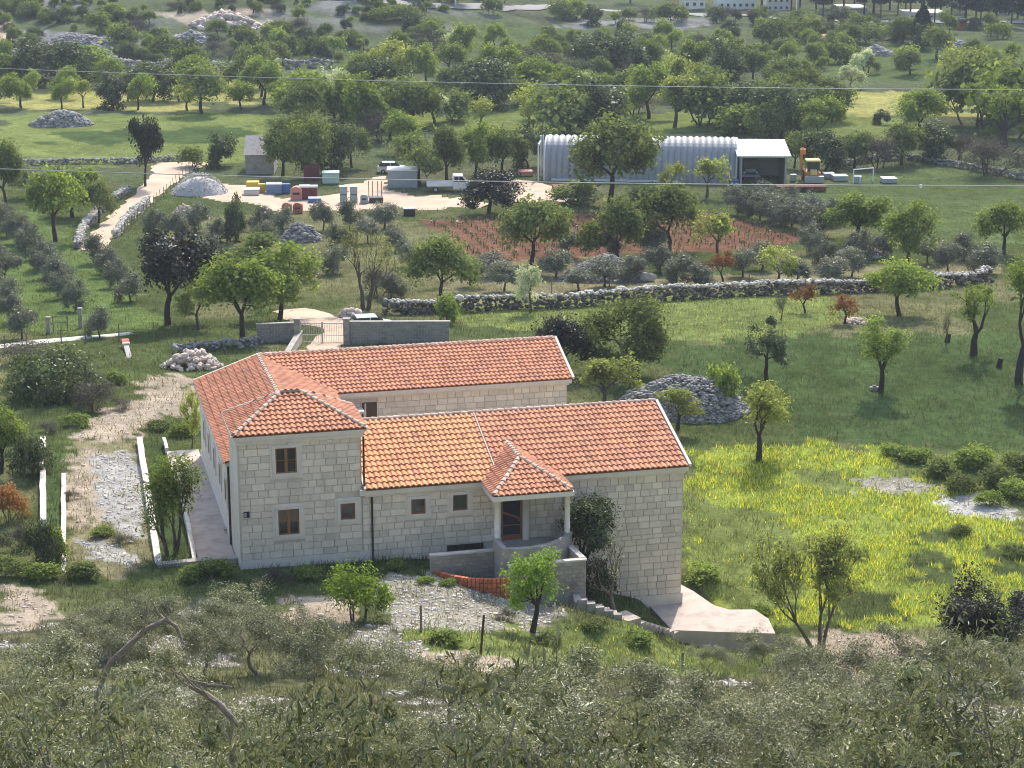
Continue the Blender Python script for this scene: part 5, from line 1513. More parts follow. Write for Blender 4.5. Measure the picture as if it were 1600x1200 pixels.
# ------------------------------------------------------------------ grass, flowers and weeds
def blades(name, n, rmin, rmax, keep, hgt, wid, colf, seed, amax=17.5, lean=1.0):
    rg = np.random.default_rng(seed)
    R_ = np.exp(rg.uniform(np.log(rmin), np.log(rmax), n)); A = np.radians(rg.uniform(-amax, amax, n))
    x = R_ * np.sin(A); y = R_ * np.cos(A)
    cl = fbm(x / 1.1, y / 1.1, seed)
    c, idx = cover(x, y)
    k = keep(x, y, idx, cl, rg)
    x, y, c, idx, cl, R_ = x[k], y[k], c[k], idx[k], cl[k], R_[k]
    du = (x - C0[0]) * CU[0] + (y - C0[1]) * CU[1]; dv = (x - C0[0]) * CV[0] + (y - C0[1]) * CV[1]
    onsheet = np.zeros(len(x), bool)
    for P in SHEETS:
        q0 = P.min(0); q1 = P.max(0); m_ = (x > q0[0]) & (x < q1[0]) & (y > q0[1]) & (y < q1[1])
        if m_.any(): onsheet[m_] |= in_poly(x[m_], y[m_], P)
    free = ~onsheet & ~((du > -.2) & (du < 24.6) & (dv > -.15) & (dv < 21.5)) & ~((du > -2.1) & (du < .1) & (dv > 1.6) & (dv < 22.7)) & ~((du > 22.3) & (du < 28) & (dv > -5.2) & (dv < 3.4)) & ~((du > 12.9) & (du < 17.3) & (dv > -5.3) & (dv < 0))
    x, y, c, idx, cl, R_ = x[free], y[free], c[free], idx[free], cl[free], R_[free]
    z = terrain(x, y); N = len(x)
    sc_ = np.clip(R_ / 110, .8, 4.0) ** .6
    h = hgt(idx, cl, rg, N) * np.clip(1.25 - R_ / 420, .55, 1.0); w = wid * sc_
    az = rg.uniform(0, 2 * pi, N); ln = rg.uniform(0, lean, N) * h; la = rg.uniform(0, 2 * pi, N)
    bx, by = np.cos(az) * w / 2, np.sin(az) * w / 2
    v = np.stack([np.stack([x - bx, y - by, z - .04], 1), np.stack([x + bx, y + by, z - .04], 1), np.stack([x + np.cos(la) * ln, y + np.sin(la) * ln, z + h], 1)], 1).reshape(-1, 3)
    cc = colf(c, idx, cl, rg, N)
    cc = np.repeat(cc, 3, 0)
    me = np_mesh(name, v, np.arange(N * 3).reshape(-1, 3), M['blade'], col=cc)
    return tag(link(name, me), kind='stuff')
zname = np.array([z_[3] for z_ in ZP] + ['none'])
def isz(idx, *names): return np.isin(zname[idx], names)
ROCKY = ('pale', 'white', 'rubble', 'soil', 'farrock', 'straw')
def keep_g(x, y, idx, cl, rg):
    p = np.where(isz(idx, 'pale', 'straw', 'rubble'), .42, np.where(isz(idx, *ROCKY), .2, 1.0)) * np.where(y < 96, .6, 1)
    return rg.random(len(x)) < p * np.clip((cl - .25) * 2.6, .05, 1)
def h_g(idx, cl, rg, N): return rg.uniform(.12, .42, N) * (.5 + cl) * np.where(isz(idx, 'lush', 'grass'), 1.15, 1)
def c_g(c, idx, cl, rg, N):
    g = np.array([.118, .142, .050]); st = np.array([.27, .24, .12])
    k = rg.random(N)[:, None]
    r = c * .55 + g * .45
    r = np.where(k < .16, r * .4 + st * .6, r)
    r = np.where(isz(idx, *ROCKY)[:, None], g * .45 + st * .65, r)
    return r * (.85 + .4 * rg.random(N))[:, None]
blades('grass', 480000, 58, 300, keep_g, h_g, .06, c_g, 5)
def keep_y(x, y, idx, cl, rg):
    p = np.where(isz(idx, 'yellow'), 1.0, np.where(isz(idx, 'meadow'), np.where(cl > .6, .25, .02), np.where(isz(idx, 'mustard'), .6, 0.0)))
    return rg.random(len(x)) < p * np.clip((cl - .3) * 3.5, .06, 1) * np.clip((fbm(x / 4.5, y / 3.0, 61) - .26) * 6, .15, 1)
def c_y(c, idx, cl, rg, N):
    a = np.array([.72, .66, .075]); b = np.array([.27, .40, .07]); k = rg.random(N)[:, None]
    return (np.where(k < .55, a, b)) * (.75 + .5 * rg.random(N))[:, None]
blades('yellow_flowers', 950000, 88, 420, keep_y, lambda i, c, r, N: r.uniform(.12, .45, N) * np.where(isz(i, 'yellow'), 1, .6), .075, c_y, 6, lean=.7)

# loose stones on the rubble and pale earth
def stones(name, n, rmin, rmax, names, size, m, seed, amax=17):
    rg = np.random.default_rng(seed)
    R_ = np.exp(rg.uniform(np.log(rmin), np.log(rmax), n)); A = np.radians(rg.uniform(-amax, amax, n))
    x = R_ * np.sin(A); y = R_ * np.cos(A)
    _, idx = cover(x, y)
    sl_ = (y < 94) & (fbm(x / 2.2, y / 2.2, 31) > .60) & (idx < 0) if 'slope' in names else np.zeros(len(x), bool)
    k = isz(idx, *names) | sl_
    x, y = x[k], y[k]
    s = np.minimum(size * np.exp(rg.normal(0, .5, len(x))), size * 2.6)
    o = link(name, rocks_joined(name, np.stack([x, y, terrain(x, y) + s * .08], 1), s, M[m], .6, seed))
    return tag(o, kind='stuff')
stones('loose_stones', 90000, 56, 135, ('rubble', 'white', 'slope'), .11, 'rockwhite', 41)
stones('loose_stones', 16000, 60, 140, ('pale',), .12, 'rockpink', 42)
# ------------------------------------------------------------------ walls, gate and heaps behind the house
def ground_frame(name, px, py, label, cat, rz=0.0, group=None, dz=0.0):
    x, y, z, m = at(px, py)
    return tag(empty(name, (x, y, z + dz), rz), label, cat, group), m

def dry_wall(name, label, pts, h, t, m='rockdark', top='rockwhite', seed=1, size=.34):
    P = np.array([at(*p)[:2] for p in pts])
    L = np.concatenate([[0], np.cumsum(np.hypot(*np.diff(P, axis=0).T))])
    r = np.random.default_rng(seed)
    root = empty(name, (*P[0], float(terrain(*P[0])))); tag(root, label, 'wall')
    def cloud(n, zf, sz, nm, mm, sd):
        s = r.uniform(0, L[-1], n); x = np.interp(s, L, P[:, 0]); y = np.interp(s, L, P[:, 1])
        k = np.clip(np.searchsorted(L, s) - 1, 0, len(P) - 2); d = P[k + 1] - P[k]; d /= np.hypot(d[:, 0], d[:, 1])[:, None]
        o = r.uniform(-t / 2, t / 2, n); x = x - d[:, 1] * o; y = y + d[:, 0] * o
        hh = h * (.8 + .4 * fbm(s / 4, s * 0, seed))
        z = terrain(x, y) + zf(n) * hh
        pos = np.stack([x, y, z], 1) - np.array(root.location)
        ob = link(nm, rocks_joined(nm, pos, sz * np.exp(r.normal(0, .3, n)), M[mm], .75, sd), root)
        tag(ob, kind='stuff')
    A = L[-1] * h / (size * size)
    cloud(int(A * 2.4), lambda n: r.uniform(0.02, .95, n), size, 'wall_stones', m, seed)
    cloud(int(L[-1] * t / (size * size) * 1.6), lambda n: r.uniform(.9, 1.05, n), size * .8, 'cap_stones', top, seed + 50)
    return root
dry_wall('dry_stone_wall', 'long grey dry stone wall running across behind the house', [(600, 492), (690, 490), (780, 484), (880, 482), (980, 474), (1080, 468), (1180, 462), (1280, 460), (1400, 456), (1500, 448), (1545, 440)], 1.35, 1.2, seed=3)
dry_wall('dry_stone_wall', 'low pale stone wall along the left of the dirt drive', [(122, 390), (130, 362), (150, 338), (175, 318), (200, 300)], .9, .8, 'rock', 'rockwhite', 5, .3)
dry_wall('dry_stone_wall', 'pale stone wall along the right of the dirt drive', [(182, 372), (195, 350), (214, 335), (232, 318)], 1.0, .7, 'rockwhite', 'rockwhite', 6, .3)
dry_wall('dry_stone_wall', 'low stone wall across the pasture beyond the drive', [(0, 258), (120, 256), (230, 254), (320, 250)], .7, .8, 'rock', 'rock', 7, .45)
dry_wall('dry_stone_wall', 'far grey stone wall across the foot of the hill at the top left', [(0, 104), (130, 104), (240, 110), (380, 110), (520, 106)], 1.6, 1.6, 'rock', 'rock', 8, .8)
dry_wall('dry_stone_wall', 'grey field wall behind the orange digger', [(1290, 262), (1370, 252), (1420, 250), (1500, 262), (1600, 282)], .8, .8, 'rock', 'rock', 9, .4)
dry_wall('dry_stone_wall', 'low rubble wall left of the gate behind the stone pile', [(270, 552), (320, 548), (380, 542), (410, 538)], .7, .7, 'rock', 'rock', 10, .3)

def heap(name, label, px, py, wpx, hpx, m, n, size, seed, depth=.9, cat='stone heap', flat=.7):
    x, y, z, mm = at(px, py); W_, H_ = wpx * mm / 2, hpx * mm
    r = np.random.default_rng(seed); a = r.uniform(0, 2 * pi, n); q = np.sqrt(r.random(n))
    X = np.cos(a) * q * W_; Y = np.sin(a) * q * W_ * depth
    hz = H_ * (1 - q ** 1.6) * (.75 + .5 * fbm(X / W_ * 2 + 9, Y / W_ * 2, seed)) * r.uniform(.55, 1, n) ** .3
    Z = terrain(x + X, y + Y) - z + hz
    s = size * np.exp(r.normal(0, .35, n))
    root = empty(name, (x, y, z)); tag(root, label, cat)
    o = link('stones', rocks_joined('stones', np.stack([X, Y, Z], 1), s, M[m], flat, seed), root); tag(o, kind='stuff')
    # solid core under the stones
    v = []; f = []; K, N = 8, 24
    for i in range(K + 1):
        for j in range(N):
            qq = i / K; t = 2 * pi * j / N; xx = cos(t) * qq * W_; yy = sin(t) * qq * W_ * depth
            v.append((xx, yy, float(terrain(x + xx, y + yy)) - z - .1 + H_ * .8 * (1 - qq ** 1.6) * (.75 + .5 * float(fbm(np.array(xx / W_ * 2 + 9), np.array(yy / W_ * 2), seed)))))
    for i in range(K):
        for j in range(N):
            f.append((i * N + j, (i + 1) * N + j, (i + 1) * N + (j + 1) % N, i * N + (j + 1) % N))
    q_ = MB(); q_.add(v, f); q_.build('heap_core', M[m], root, smooth=True)
    return root
heap('stone_heap', 'big grey stone heap in the meadow right behind the house', 1070, 640, 205, 62, 'rock', 5200, .25, 21, .7, flat=.5)
heap('stone_heap', 'round grey stone mound among the olives left of the vineyard', 470, 375, 66, 30, 'rock', 1100, .28, 22, flat=.5)
heap('stone_heap', 'broad low grey stone mound in front of the vineyard', 948, 436, 150, 36, 'rock', 2600, .28, 23, .6, flat=.5)
heap('stone_heap', 'grey stone mound hidden in the olives at the right of the terrace', 1345, 402, 90, 18, 'rock', 500, .4, 24, .6)
heap('stone_heap', 'low pale patch of stones in the right meadow', 1345, 505, 54, 8, 'rockpink', 160, .3, 25, .6)
heap('gravel_heap', 'pale grey gravel heap in the left pasture', 97, 195, 98, 26, 'rock', 700, .5, 26, .6, 'gravel heap')
heap('gravel_heap', 'pointed whitish gravel heap at the end of the dirt drive', 312, 302, 92, 40, 'gravel', 900, .14, 27, .8, 'gravel heap', .6)
heap('gravel_heap', 'little tan heap below the gravel beside the olives', 288, 334, 36, 16, 'rockpink', 200, .25, 28, .8, 'stone heap')
heap('stone_heap', 'tan boulders beside the parked car behind the gate', 546, 496, 34, 14, 'rockpink', 60, .5, 29, .8)
for k, (px, py, w, h, sd, lab) in enumerate([(70, 88, 130, 16, 31, 'wide grey stone terrace lowest on the left hillside'), (300, 62, 70, 12, 32, 'grey stone mound in the middle of the left hillside'), (120, 66, 90, 12, 33, 'grey stone terrace higher on the left hillside'), (262, 82, 60, 12, 34, 'grey stone mound above the far wall'), (390, 100, 70, 12, 35, 'grey stone mound at the right end of the far wall'), (1370, 84, 60, 12, 36, 'reddish earth mound beside the dark conifer'), (1490, 72, 50, 10, 37, 'small grey mound in the far right pasture')]):
    heap('stone_heap', lab, px, py, w, h, 'rock', 1100, .62, sd, .8, flat=.5)
heap('earth_bank', 'long reddish earth bank high on the left hillside', 352, 38, 110, 18, 'rockpink', 500, 1.0, 38, .5, 'earth bank')

# rubble pile of pickable boulders
px, py = 300, 575
x, y, z, mm = at(px, py)
RP = empty('rubble_pile', (x, y, z)); tag(RP, 'pile of pale pinkish boulders behind the left end of the house', 'rubble pile')
rks = [rock_mesh('boulder', M['rockpink'], 60 + i, 1, .85, .75) for i in range(5)]
r = random.Random(17); Wp = 96 * mm / 2; Hp = 32 * mm
for k in range(230):
    a = r.uniform(0, 2 * pi); q = sqrt(r.random()); s = r.uniform(.25, .68) * (1.35 - .5 * q)
    hz = Hp * (1 - q ** 1.4) * r.uniform(.5, 1.0)
    xx, yy = cos(a) * q * Wp, sin(a) * q * Wp * .7
    link('boulder', rks[k % 5], RP, (xx, yy, float(terrain(x + xx, y + yy)) - z + hz + s * .15), (r.uniform(-.6, .6), r.uniform(-.6, .6), r.uniform(0, 6.28)), (s, s, s))

def wall_px(name, label, a, b, hpx, t, m='block', topm='concrete', ch=.24, bl=.48):
    xa, ya, za, ma = at(*a); xb, yb, zb, mb_ = at(*b)
    L = sqrt((xb - xa) ** 2 + (yb - ya) ** 2); h = hpx * ma; z0 = min(za, zb) - .3; zt = (za + zb) / 2 + h
    root = empty(name, (xa, ya, z0), atan2(yb - ya, xb - xa)); tag(root, label, 'wall')
    H_ = zt - z0
    q = MB(); q.box(0, L, 0, t, 0, H_); q.build('wall_core', M['mortar'], root)
    q = MB(); q.box(-.05, L + .05, -.06, t + .06, H_ + .002, H_ + .10); q.build('coping', M[topm], root)
    q = MB(); zz = H_; row = 0
    while zz > .05:
        hh = min(ch, zz); xx = -(row % 2) * bl / 2
        while xx < L:
            x0, x1 = max(xx, 0), min(xx + bl, L)
            if x1 - x0 > .08: q.box(x0 + .01, x1 - .01, -.03, -.001, zz - hh + .01, zz - .01)
            xx += bl
        zz -= hh; row += 1
    o = q.build('wall_block', M[m], root); tag(o, kind='stuff')
    return root
wall_px('block_wall', 'dark block wall right of the iron gate', (545, 538), (702, 536), 34, .3)
wall_px('block_wall', 'short dark wall left of the iron gate', (402, 536), (462, 536), 30, .3)
wall_px('garden_wall', 'narrow pale wall running from the gate towards the rear roof', (466, 536), (446, 556), 12, .35)
for px, lab in ((465, 'dark left gate pillar beside the overhanging tree'), (542, 'dark right gate pillar at the end of the block wall')):
    x, y, z, mm = at(px, 538)
    gp = empty('gate_pillar', (x, y, z - .2)); tag(gp, lab, 'gate pillar')
    q = MB(); q.bbox(-.25, .25, -.25, .25, 0, 2.3, .03); q.build('pillar_shaft', M['block'], gp)
    q = MB(); q.bbox(-.31, .31, -.31, .31, 2.302, 2.42, .03); q.build('pillar_cap', M['concrete'], gp)
xa, ya, za, mm = at(470, 537); xb, yb, zb, _ = at(538, 537)
L = xb - xa
G = empty('iron_gate', (xa, ya, min(za, zb)), atan2(yb - ya, xb - xa)); tag(G, 'closed double iron gate of thin bars across the pale drive', 'gate')
for k in range(2):
    x0 = k * L / 2 + .04; x1 = (k + 1) * L / 2 - .04
    q = MB()
    for xx in (x0, x1): q.box(xx - .035, xx + .035, -.03, .03, .05, 1.85)
    for zz in (.15, .75, 1.75): q.box(x0 + .036, x1 - .036, -.025, .025, zz - .03, zz + .03)
    lf = q.build('gate_leaf', M['steel'], G)
    n = 12
    bar = MB(); bar.box(-.014, .014, -.014, .014, .18, 1.72); bm_ = bar.mesh('gate_bar', M['steel'])
    for j in range(1, n): link('gate_bar', bm_, lf, (x0 + (x1 - x0) * j / n, .0, 0))
# gate posts and fence at the left
for px, py, h, lab in ((76, 522, 26, 'left white concrete gate post on the olive slope'), (126, 512, 30, 'right white concrete gate post on the olive slope')):
    x, y, z, mm = at(px, py); q = MB(); q.bbox(-.17, .17, -.17, .17, -.2, h * mm, .03)
    q.bbox(-.21, .21, -.21, .21, h * mm + .002, h * mm + .10, .03)
    tag(q.build('gate_post', M['concrete'], loc=(x, y, z)), lab, 'post')
x, y, z, mm = at(95, 520); g2 = empty('wire_gate', (x, y, z), .25); tag(g2, 'small dark wire gate between the white concrete posts', 'gate')
q = MB()
for xx in (-.6, .6): q.box(xx - .03, xx + .03, -.03, .03, 0, 1.5)
for zz in (.2, .9, 1.45): q.box(-.57, .57, -.02, .02, zz - .02, zz + .02)
q.build('gate_frame', M['darkwood'], g2)
q = MB()
for k in range(6): q.box(-.5 + k * .2 - .008, -.5 + k * .2 + .008, -.008, .008, .22, 1.43)
tag(q.build('gate_wires', M['steel'], g2), kind='stuff')
FP = 'fence posts along the pale path at the left'
for px, py in [(8, 553), (42, 548), (96, 541), (134, 537), (186, 533), (283, 532), (240, 530)]:
    x, y, z, mm = at(px, py); q = MB(); q.tube([(0, 0, -.2), (.02, 0, 1.5)], [.06, .05], 7)
    tag(q.build('fence_post', M['post'], loc=(x, y, z)), 'thin wooden fence post along the pale path at the left', 'post', FP)
fr = random.Random(4)
for k in range(22):
    t = k / 21; px = 296 + (190 - 296) * t; py = 270 + (368 - 270) * t
    x, y, z, mm = at(px, py); q = MB(); q.tube([(0, 0, -.2), (fr.uniform(-.08, .08), 0, 1.3)], [.05, .045], 6)
    tag(q.build('fence_post', M['post'], loc=(x, y, z)), 'thin stake of the wire fence along the right of the dirt drive', 'post', 'fence stakes along the dirt drive')
for px, py, h, m, lab in [(658, 988, 1.35, 'post', 'brown stake on the white rocky ground'), (750, 1024, 1.9, 'barkdark', 'black leaning stake on the slope before the small bright tree'), (1066, 1050, .9, 'post', 'short brown stake at the edge of the grove'), (436, 528, 1.5, 'post', 'stake beside the low rubble wall'), (1170, 452, 1.6, 'post', 'stake on the terrace left of centre above the stone wall'), (1296, 452, 1.6, 'post', 'stake on the terrace right of centre above the stone wall'), (952, 448, 1.8, 'post', 'pale stake in front of the broad stone mound'), (862, 462, 1.8, 'post', 'dark stake left of the broad stone mound')]:
    x, y, z, mm = at(px, py); q = MB(); q.tube([(0, 0, -.3), (.0 if m == 'post' else .18, 0, h)], [.06, .055], 8); q.tube([(.0 if m == 'post' else .18, 0, h), (.0 if m == 'post' else .185, 0, h + .02)], [.055, .02], 8)
    tag(q.build('stake', M[m], loc=(x, y, z)), lab, 'stake')
# red capped sloping wall
xa, ya, za, mm = at(196, 542); xb, yb, zb, _ = at(214, 592)
q = MB(); L = sqrt((xb - xa) ** 2 + (yb - ya) ** 2)
rw = empty('sloping_wall', (xa, ya, za), atan2(yb - ya, xb - xa)); tag(rw, 'low sloping wall with a red tiled end behind the mound', 'wall')
q.box(0, L, -.2, .2, -.6, .55); q.build('wall_core', M['concrete'], rw)
for k in range(4):
    q = MB(); q.bbox(-.1 + k * .45, .32 + k * .45, -.3, .3, .552, .68 + .02 * (k % 2), .03); q.build('cap_tile', M['redcap'] if k < 3 else M['whitewall'], rw)
# tree stumps
for px, py, lab in ((1561, 574, 'small dark tree stump by the tall tree at the right'), (1480, 535, 'small dark stump beside the crooked bare stem')):
    x, y, z, mm = at(px, py); q = MB(); q.tube([(0, 0, -.1), (.03, 0, .35), (.1, 0, .75)], [.28, .22, .2], 8); tag(q.build('tree_stump', M['barkdark'], loc=(x, y, z)), lab, 'stump')
x, y, z, mm = at(1366, 610); q = MB(); q.bbox(-.35, .35, -.2, .2, 0, .3, .04); q.bbox(-.15, .15, -.12, .12, .302, .42, .03); tag(q.build('squared_stone', M['rock'], loc=(x, y, z)), 'grey block of stone at the foot of the slender tree', 'stone')
x, y, z, mm = at(1010, 440); o = link('white_rock', rock_mesh('white_rock', M['rockwhite'], 5, 1.9, 1.0, 1.1, 2), None, (x, y, z + .4)); tag(o, 'white boulder at the right end of the broad stone mound', 'boulder')

# vineyard rows
VP = poly_w([(660, 348), (770, 338), (1050, 328), (1130, 337), (1250, 372), (1165, 390), (1000, 392), (900, 400), (748, 408)])
v0 = np.array(at(680, 350)[:2]); v1 = np.array(at(752, 404)[:2]); dv_ = (v1 - v0) / np.hypot(*(v1 - v0)); pn = np.array([-dv_[1], dv_[0]])
r = np.random.default_rng(8); pts = []
for i in range(-70, 70):
    for j in range(-60, 90):
        p = v0 + pn * i * 1.9 + dv_ * j * 1.15
        pts.append(p)
pts = np.array(pts); pts = pts[in_poly(pts[:, 0], pts[:, 1], VP)]; pts += r.normal(0, .12, pts.shape)
n = len(pts); lf = 5
c = np.repeat(np.stack([pts[:, 0], pts[:, 1], terrain(pts[:, 0], pts[:, 1]) + .45], 1), lf, 0) + r.normal(0, .17, (n * lf, 3))
v, f = cards(c, np.array([0, 0, .4]), .30, .6, r)
tag(link('vines', np_mesh('vines', v, f, M['L_dgreen'])), kind='stuff')
st = np.stack([pts[:, 0], pts[:, 1], terrain(pts[:, 0], pts[:, 1])], 1)
V_ = np.concatenate([st + [-.035, 0, 0], st + [.035, 0, 0], st + [.025, 0, .5], st + [-.025, 0, .5], st + [0, -.035, 0], st + [0, .035, 0], st + [0, .025, .5], st + [0, -.025, .5]]).astype(np.float32)
i_ = np.arange(n); F_ = np.concatenate([np.stack([i_, i_ + n, i_ + 2 * n, i_ + 3 * n], 1), np.stack([i_ + 4 * n, i_ + 5 * n, i_ + 6 * n, i_ + 7 * n], 1)])
tag(link('vine_stakes', np_mesh('vine_stakes', V_, F_, M['barkdark'])), kind='stuff')

# ------------------------------------------------------------------ arched hangar and shed
xa, ya, za, ma = at(850, 283); xb, yb, zb, mb2 = at(1150, 288)
ang = atan2(yb - ya, xb - xa); L = sqrt((xb - xa) ** 2 + (yb - ya) ** 2); HG = empty('arched_hangar', (xa, ya, min(za, zb)), ang)
tag(HG, 'long arched hangar of ribbed grey metal behind the big tree', 'hangar')
Hh = 66 * ma / .97; Wd = 9.0; K = 20
ns = 31; per = L / ns; v = []; f = []; cols = ns * 6 + 1
for i in range(cols):
    xx = L * i / (cols - 1); d = .20 * abs(sin(pi * i / 6)) ** .8
    for k in range(K + 1):
        t = pi * k / K
        rx = (Wd / 2 - .32 + d); rz = (Hh - .32 + d)
        cx_ = cos(t); cz_ = sin(t)
        px_ = np.sign(cx_) * abs(cx_) ** .8; pz_ = cz_ ** .8 if cz_ > 0 else 0
        v.append((xx, Wd / 2 - rx * px_, rz * pz_ - .1))
for i in range(cols - 1):
    for k in range(K):
        a = i * (K + 1) + k; f.append((a, a + K + 1, a + K + 2, a + 1))
q = MB(); q.add(v, f); q.build('ribbed_shell', M['zinc'], HG)
q = MB()
pr = [v[k] for k in range(K + 1)]; prr = [v[(cols - 1) * (K + 1) + k] for k in range(K + 1)]
q.add([(p[0] + .3, p[1] + .0, p[2]) for p in pr], [tuple(range(K, -1, -1))]); q.add([(p[0] - .3, p[1], p[2]) for p in prr], [tuple(range(K + 1))])
q.build('end_wall', M['zinc'], HG)
for e, pp, nm in ((0, pr, 'end_rib'), (1, prr, 'end_rib')):
    q = MB(); q.tube([(p[0], p[1], p[2]) for p in pp], .14, 6); q.build(nm, M['white'], HG)
q = MB(); q.box(-.9, -.7, .3, .5, 0, Hh * .86); q.box(-.9, -.7, 4.4, 4.6, 0, Hh * .95); q.box(-.9, -.7, 8.4, 8.6, 0, Hh * .86); q.box(-.899, -.701, .501, 4.399, Hh * .8, Hh * .84); q.build('door_rail', M['white'], HG)
q = MB(); q.box(1, 18, -.25, .05, .15, .4); q.build('base_rail', M['white'], HG)
# shed with an open front
x, y, z, mm = at(1156, 290)
SW, SH, SD = 72 * mm, 47 * mm, 8.0
SHD = empty('open_shed', (x, y, z), -.02); tag(SHD, 'white roofed open shed joined to the right end of the hangar', 'shed')
q = MB()
for xx in (0.0, SW - .25): q.box(xx, xx + .25, 0, .25, -.2, SH)
q.box(.21, SW - .21, SD - .2, SD, -.2, SH + .85)
for x0 in (0, SW - .2):
    pv_ = [(.26, -.2), (SD, -.2), (SD, SH + .92), (.26, SH + .05)]
    q.add([(x0, p[0], p[1]) for p in pv_] + [(x0 + .2, p[0], p[1]) for p in pv_], [(3, 2, 1, 0), (4, 5, 6, 7), (0, 1, 5, 4), (1, 2, 6, 5), (2, 3, 7, 6), (3, 0, 4, 7)])
q.build('wall', M['steel'], SHD)
q = MB(); q.box(-.2, SW + .2, -.1, .1, SH - .25, SH + .02); q.build('front_beam', M['white'], SHD)
q = MB(); nn = 24
vs_ = []
for k in range(nn + 1):
    xx = -.5 + (SW + 1.0) * k / nn; dz = .05 * (k % 2)
    vs_ += [(xx, -.6, SH + .05 + dz), (xx, SD + .2, SH + 1.0 + dz)]
q.add(vs_, [(2 * k, 2 * k + 2, 2 * k + 3, 2 * k + 1) for k in range(nn)]); q.box(-.5, SW + .5, -.62, -.56, SH - .1, SH + .04)
q.build('roof', M['white'], SHD)

# ------------------------------------------------------------------ vehicles
def wheels(root, spots, r_, w):
    for (xx, yy) in spots:
        q = MB(); q.tube([(xx, yy - w / 2, r_), (xx, yy - w / 2 + .03, r_), (xx, yy + w / 2 - .03, r_), (xx, yy + w / 2, r_)], [r_ * .86, r_, r_, r_ * .86], 16); wh = q.build('wheel', M['tyre'], root)
        q = MB(); q.cyl((xx, yy - w / 2 - .012, r_), r_ * .55, w + .024, 12, 'y'); q.build('rim', M['steel'], wh)
def pickup():
    root, m = ground_frame('pickup_truck', 702, 299, 'white double cab truck with a flat side bed in the yard', 'truck', .06)
    q = MB(); q.box(-2.9, .4, -.95, .95, .72, .86); q.build('flat_bed', M['greybox'], root)
    q = MB(); q.box(-2.92, .38, -1.0, -.95, .84, 1.28); q.box(-2.92, .38, .95, 1.0, .84, 1.28); q.box(-2.95, -2.9, -1.0, 1.0, .84, 1.28); q.box(.385, .43, -1.0, 1.0, .84, 1.9); q.build('bed_side', M['white'], root)
    q = MB(); q.profile([(.45, .45), (3.05, .45), (3.10, .9), (2.95, 1.15), (2.35, 1.42), (1.75, 2.18), (.55, 2.25), (.45, 2.1)], -.95, .95); cab = q.build('cab', M['white'], root)
    q = MB()
    for yy in (-.962, .945):
        q.profile([(.62, 1.4), (1.18, 1.4), (1.18, 2.05), (.66, 2.05)], yy, yy + .017); q.profile([(1.28, 1.4), (2.18, 1.4), (1.70, 2.03), (1.28, 2.05)], yy, yy + .017)
    q.add([(2.37, -.85, 1.44), (2.37, .85, 1.44), (1.80, .85, 2.13), (1.80, -.85, 2.13)], [(0, 1, 2, 3)])
    q.build('window', M['dark'], cab)
    for yy in (-.966, .949):
        q = MB(); q.box(1.22, 1.24, yy, yy + .017, .6, 2.05); q.box(1.1, 1.2, yy, yy + .017, 1.2, 1.24); q.build('door_seam', M['pipe'], cab)
    for yy in (-.7, .7):
        q = MB(); q.bbox(3.06, 3.12, yy - .18, yy + .18, .72, .92, .02); q.build('headlight', M['silver'], cab)
    q = MB(); q.bbox(2.95, 3.2, -.95, .95, .42, .62, .03); q.build('bumper', M['pipe'], root)
    q = MB(); q.box(1.6, 1.75, -1.15, -.97, 1.42, 1.62); q.build('mirror', M['pipe'], cab)
    wheels(root, [(-1.8, -.82), (-1.8, .82), (2.2, -.82), (2.2, .82)], .38, .24)
pickup()
def car(px, py, label, m, rz, s=1.0):
    root, mm = ground_frame('parked_car', px, py, label, 'car', rz)
    q = MB(); q.profile([(-2.05, .35), (2.05, .35), (2.1, .75), (1.1, .98), (-1.95, 1.02), (-2.12, .8)], -.85, .85); q.build('body', M[m], root)
    q = MB(); q.profile([(-1.9, 1.021), (1.05, .985), (.35, 1.48), (-1.4, 1.50)], -.74, .74); gl = q.build('cabin', M['glass'], root)
    q = MB(); q.profile([(-1.42, 1.505), (.36, 1.485), (.20, 1.53), (-1.25, 1.55)], -.72, .72); q.build('roof', M[m], gl)
    for yy in (-.75, .735):
        q = MB(); q.box(-.35, -.25, yy, yy + .015, 1.0, 1.5); q.build('door_pillar', M[m], gl)
    for yy in (-.6, .6):
        q = MB(); q.bbox(2.0, 2.11, yy - .2, yy + .2, .62, .76, .02); q.build('headlight', M['white'], root)
    wheels(root, [(-1.3, -.78), (-1.3, .78), (1.3, -.78), (1.3, .78)], .31, .2)
car(613, 270, 'silver car parked behind the grey metal box hut', 'silver', .1)
car(582, 520, 'pale blue car parked behind the block wall right of the gate', 'paleblue', .25)
car(92, 126, 'pale van like car among the trees of the left pasture', 'silver', .05)
car(1262, 50, 'pale car on the far track below the road', 'silver', .15)
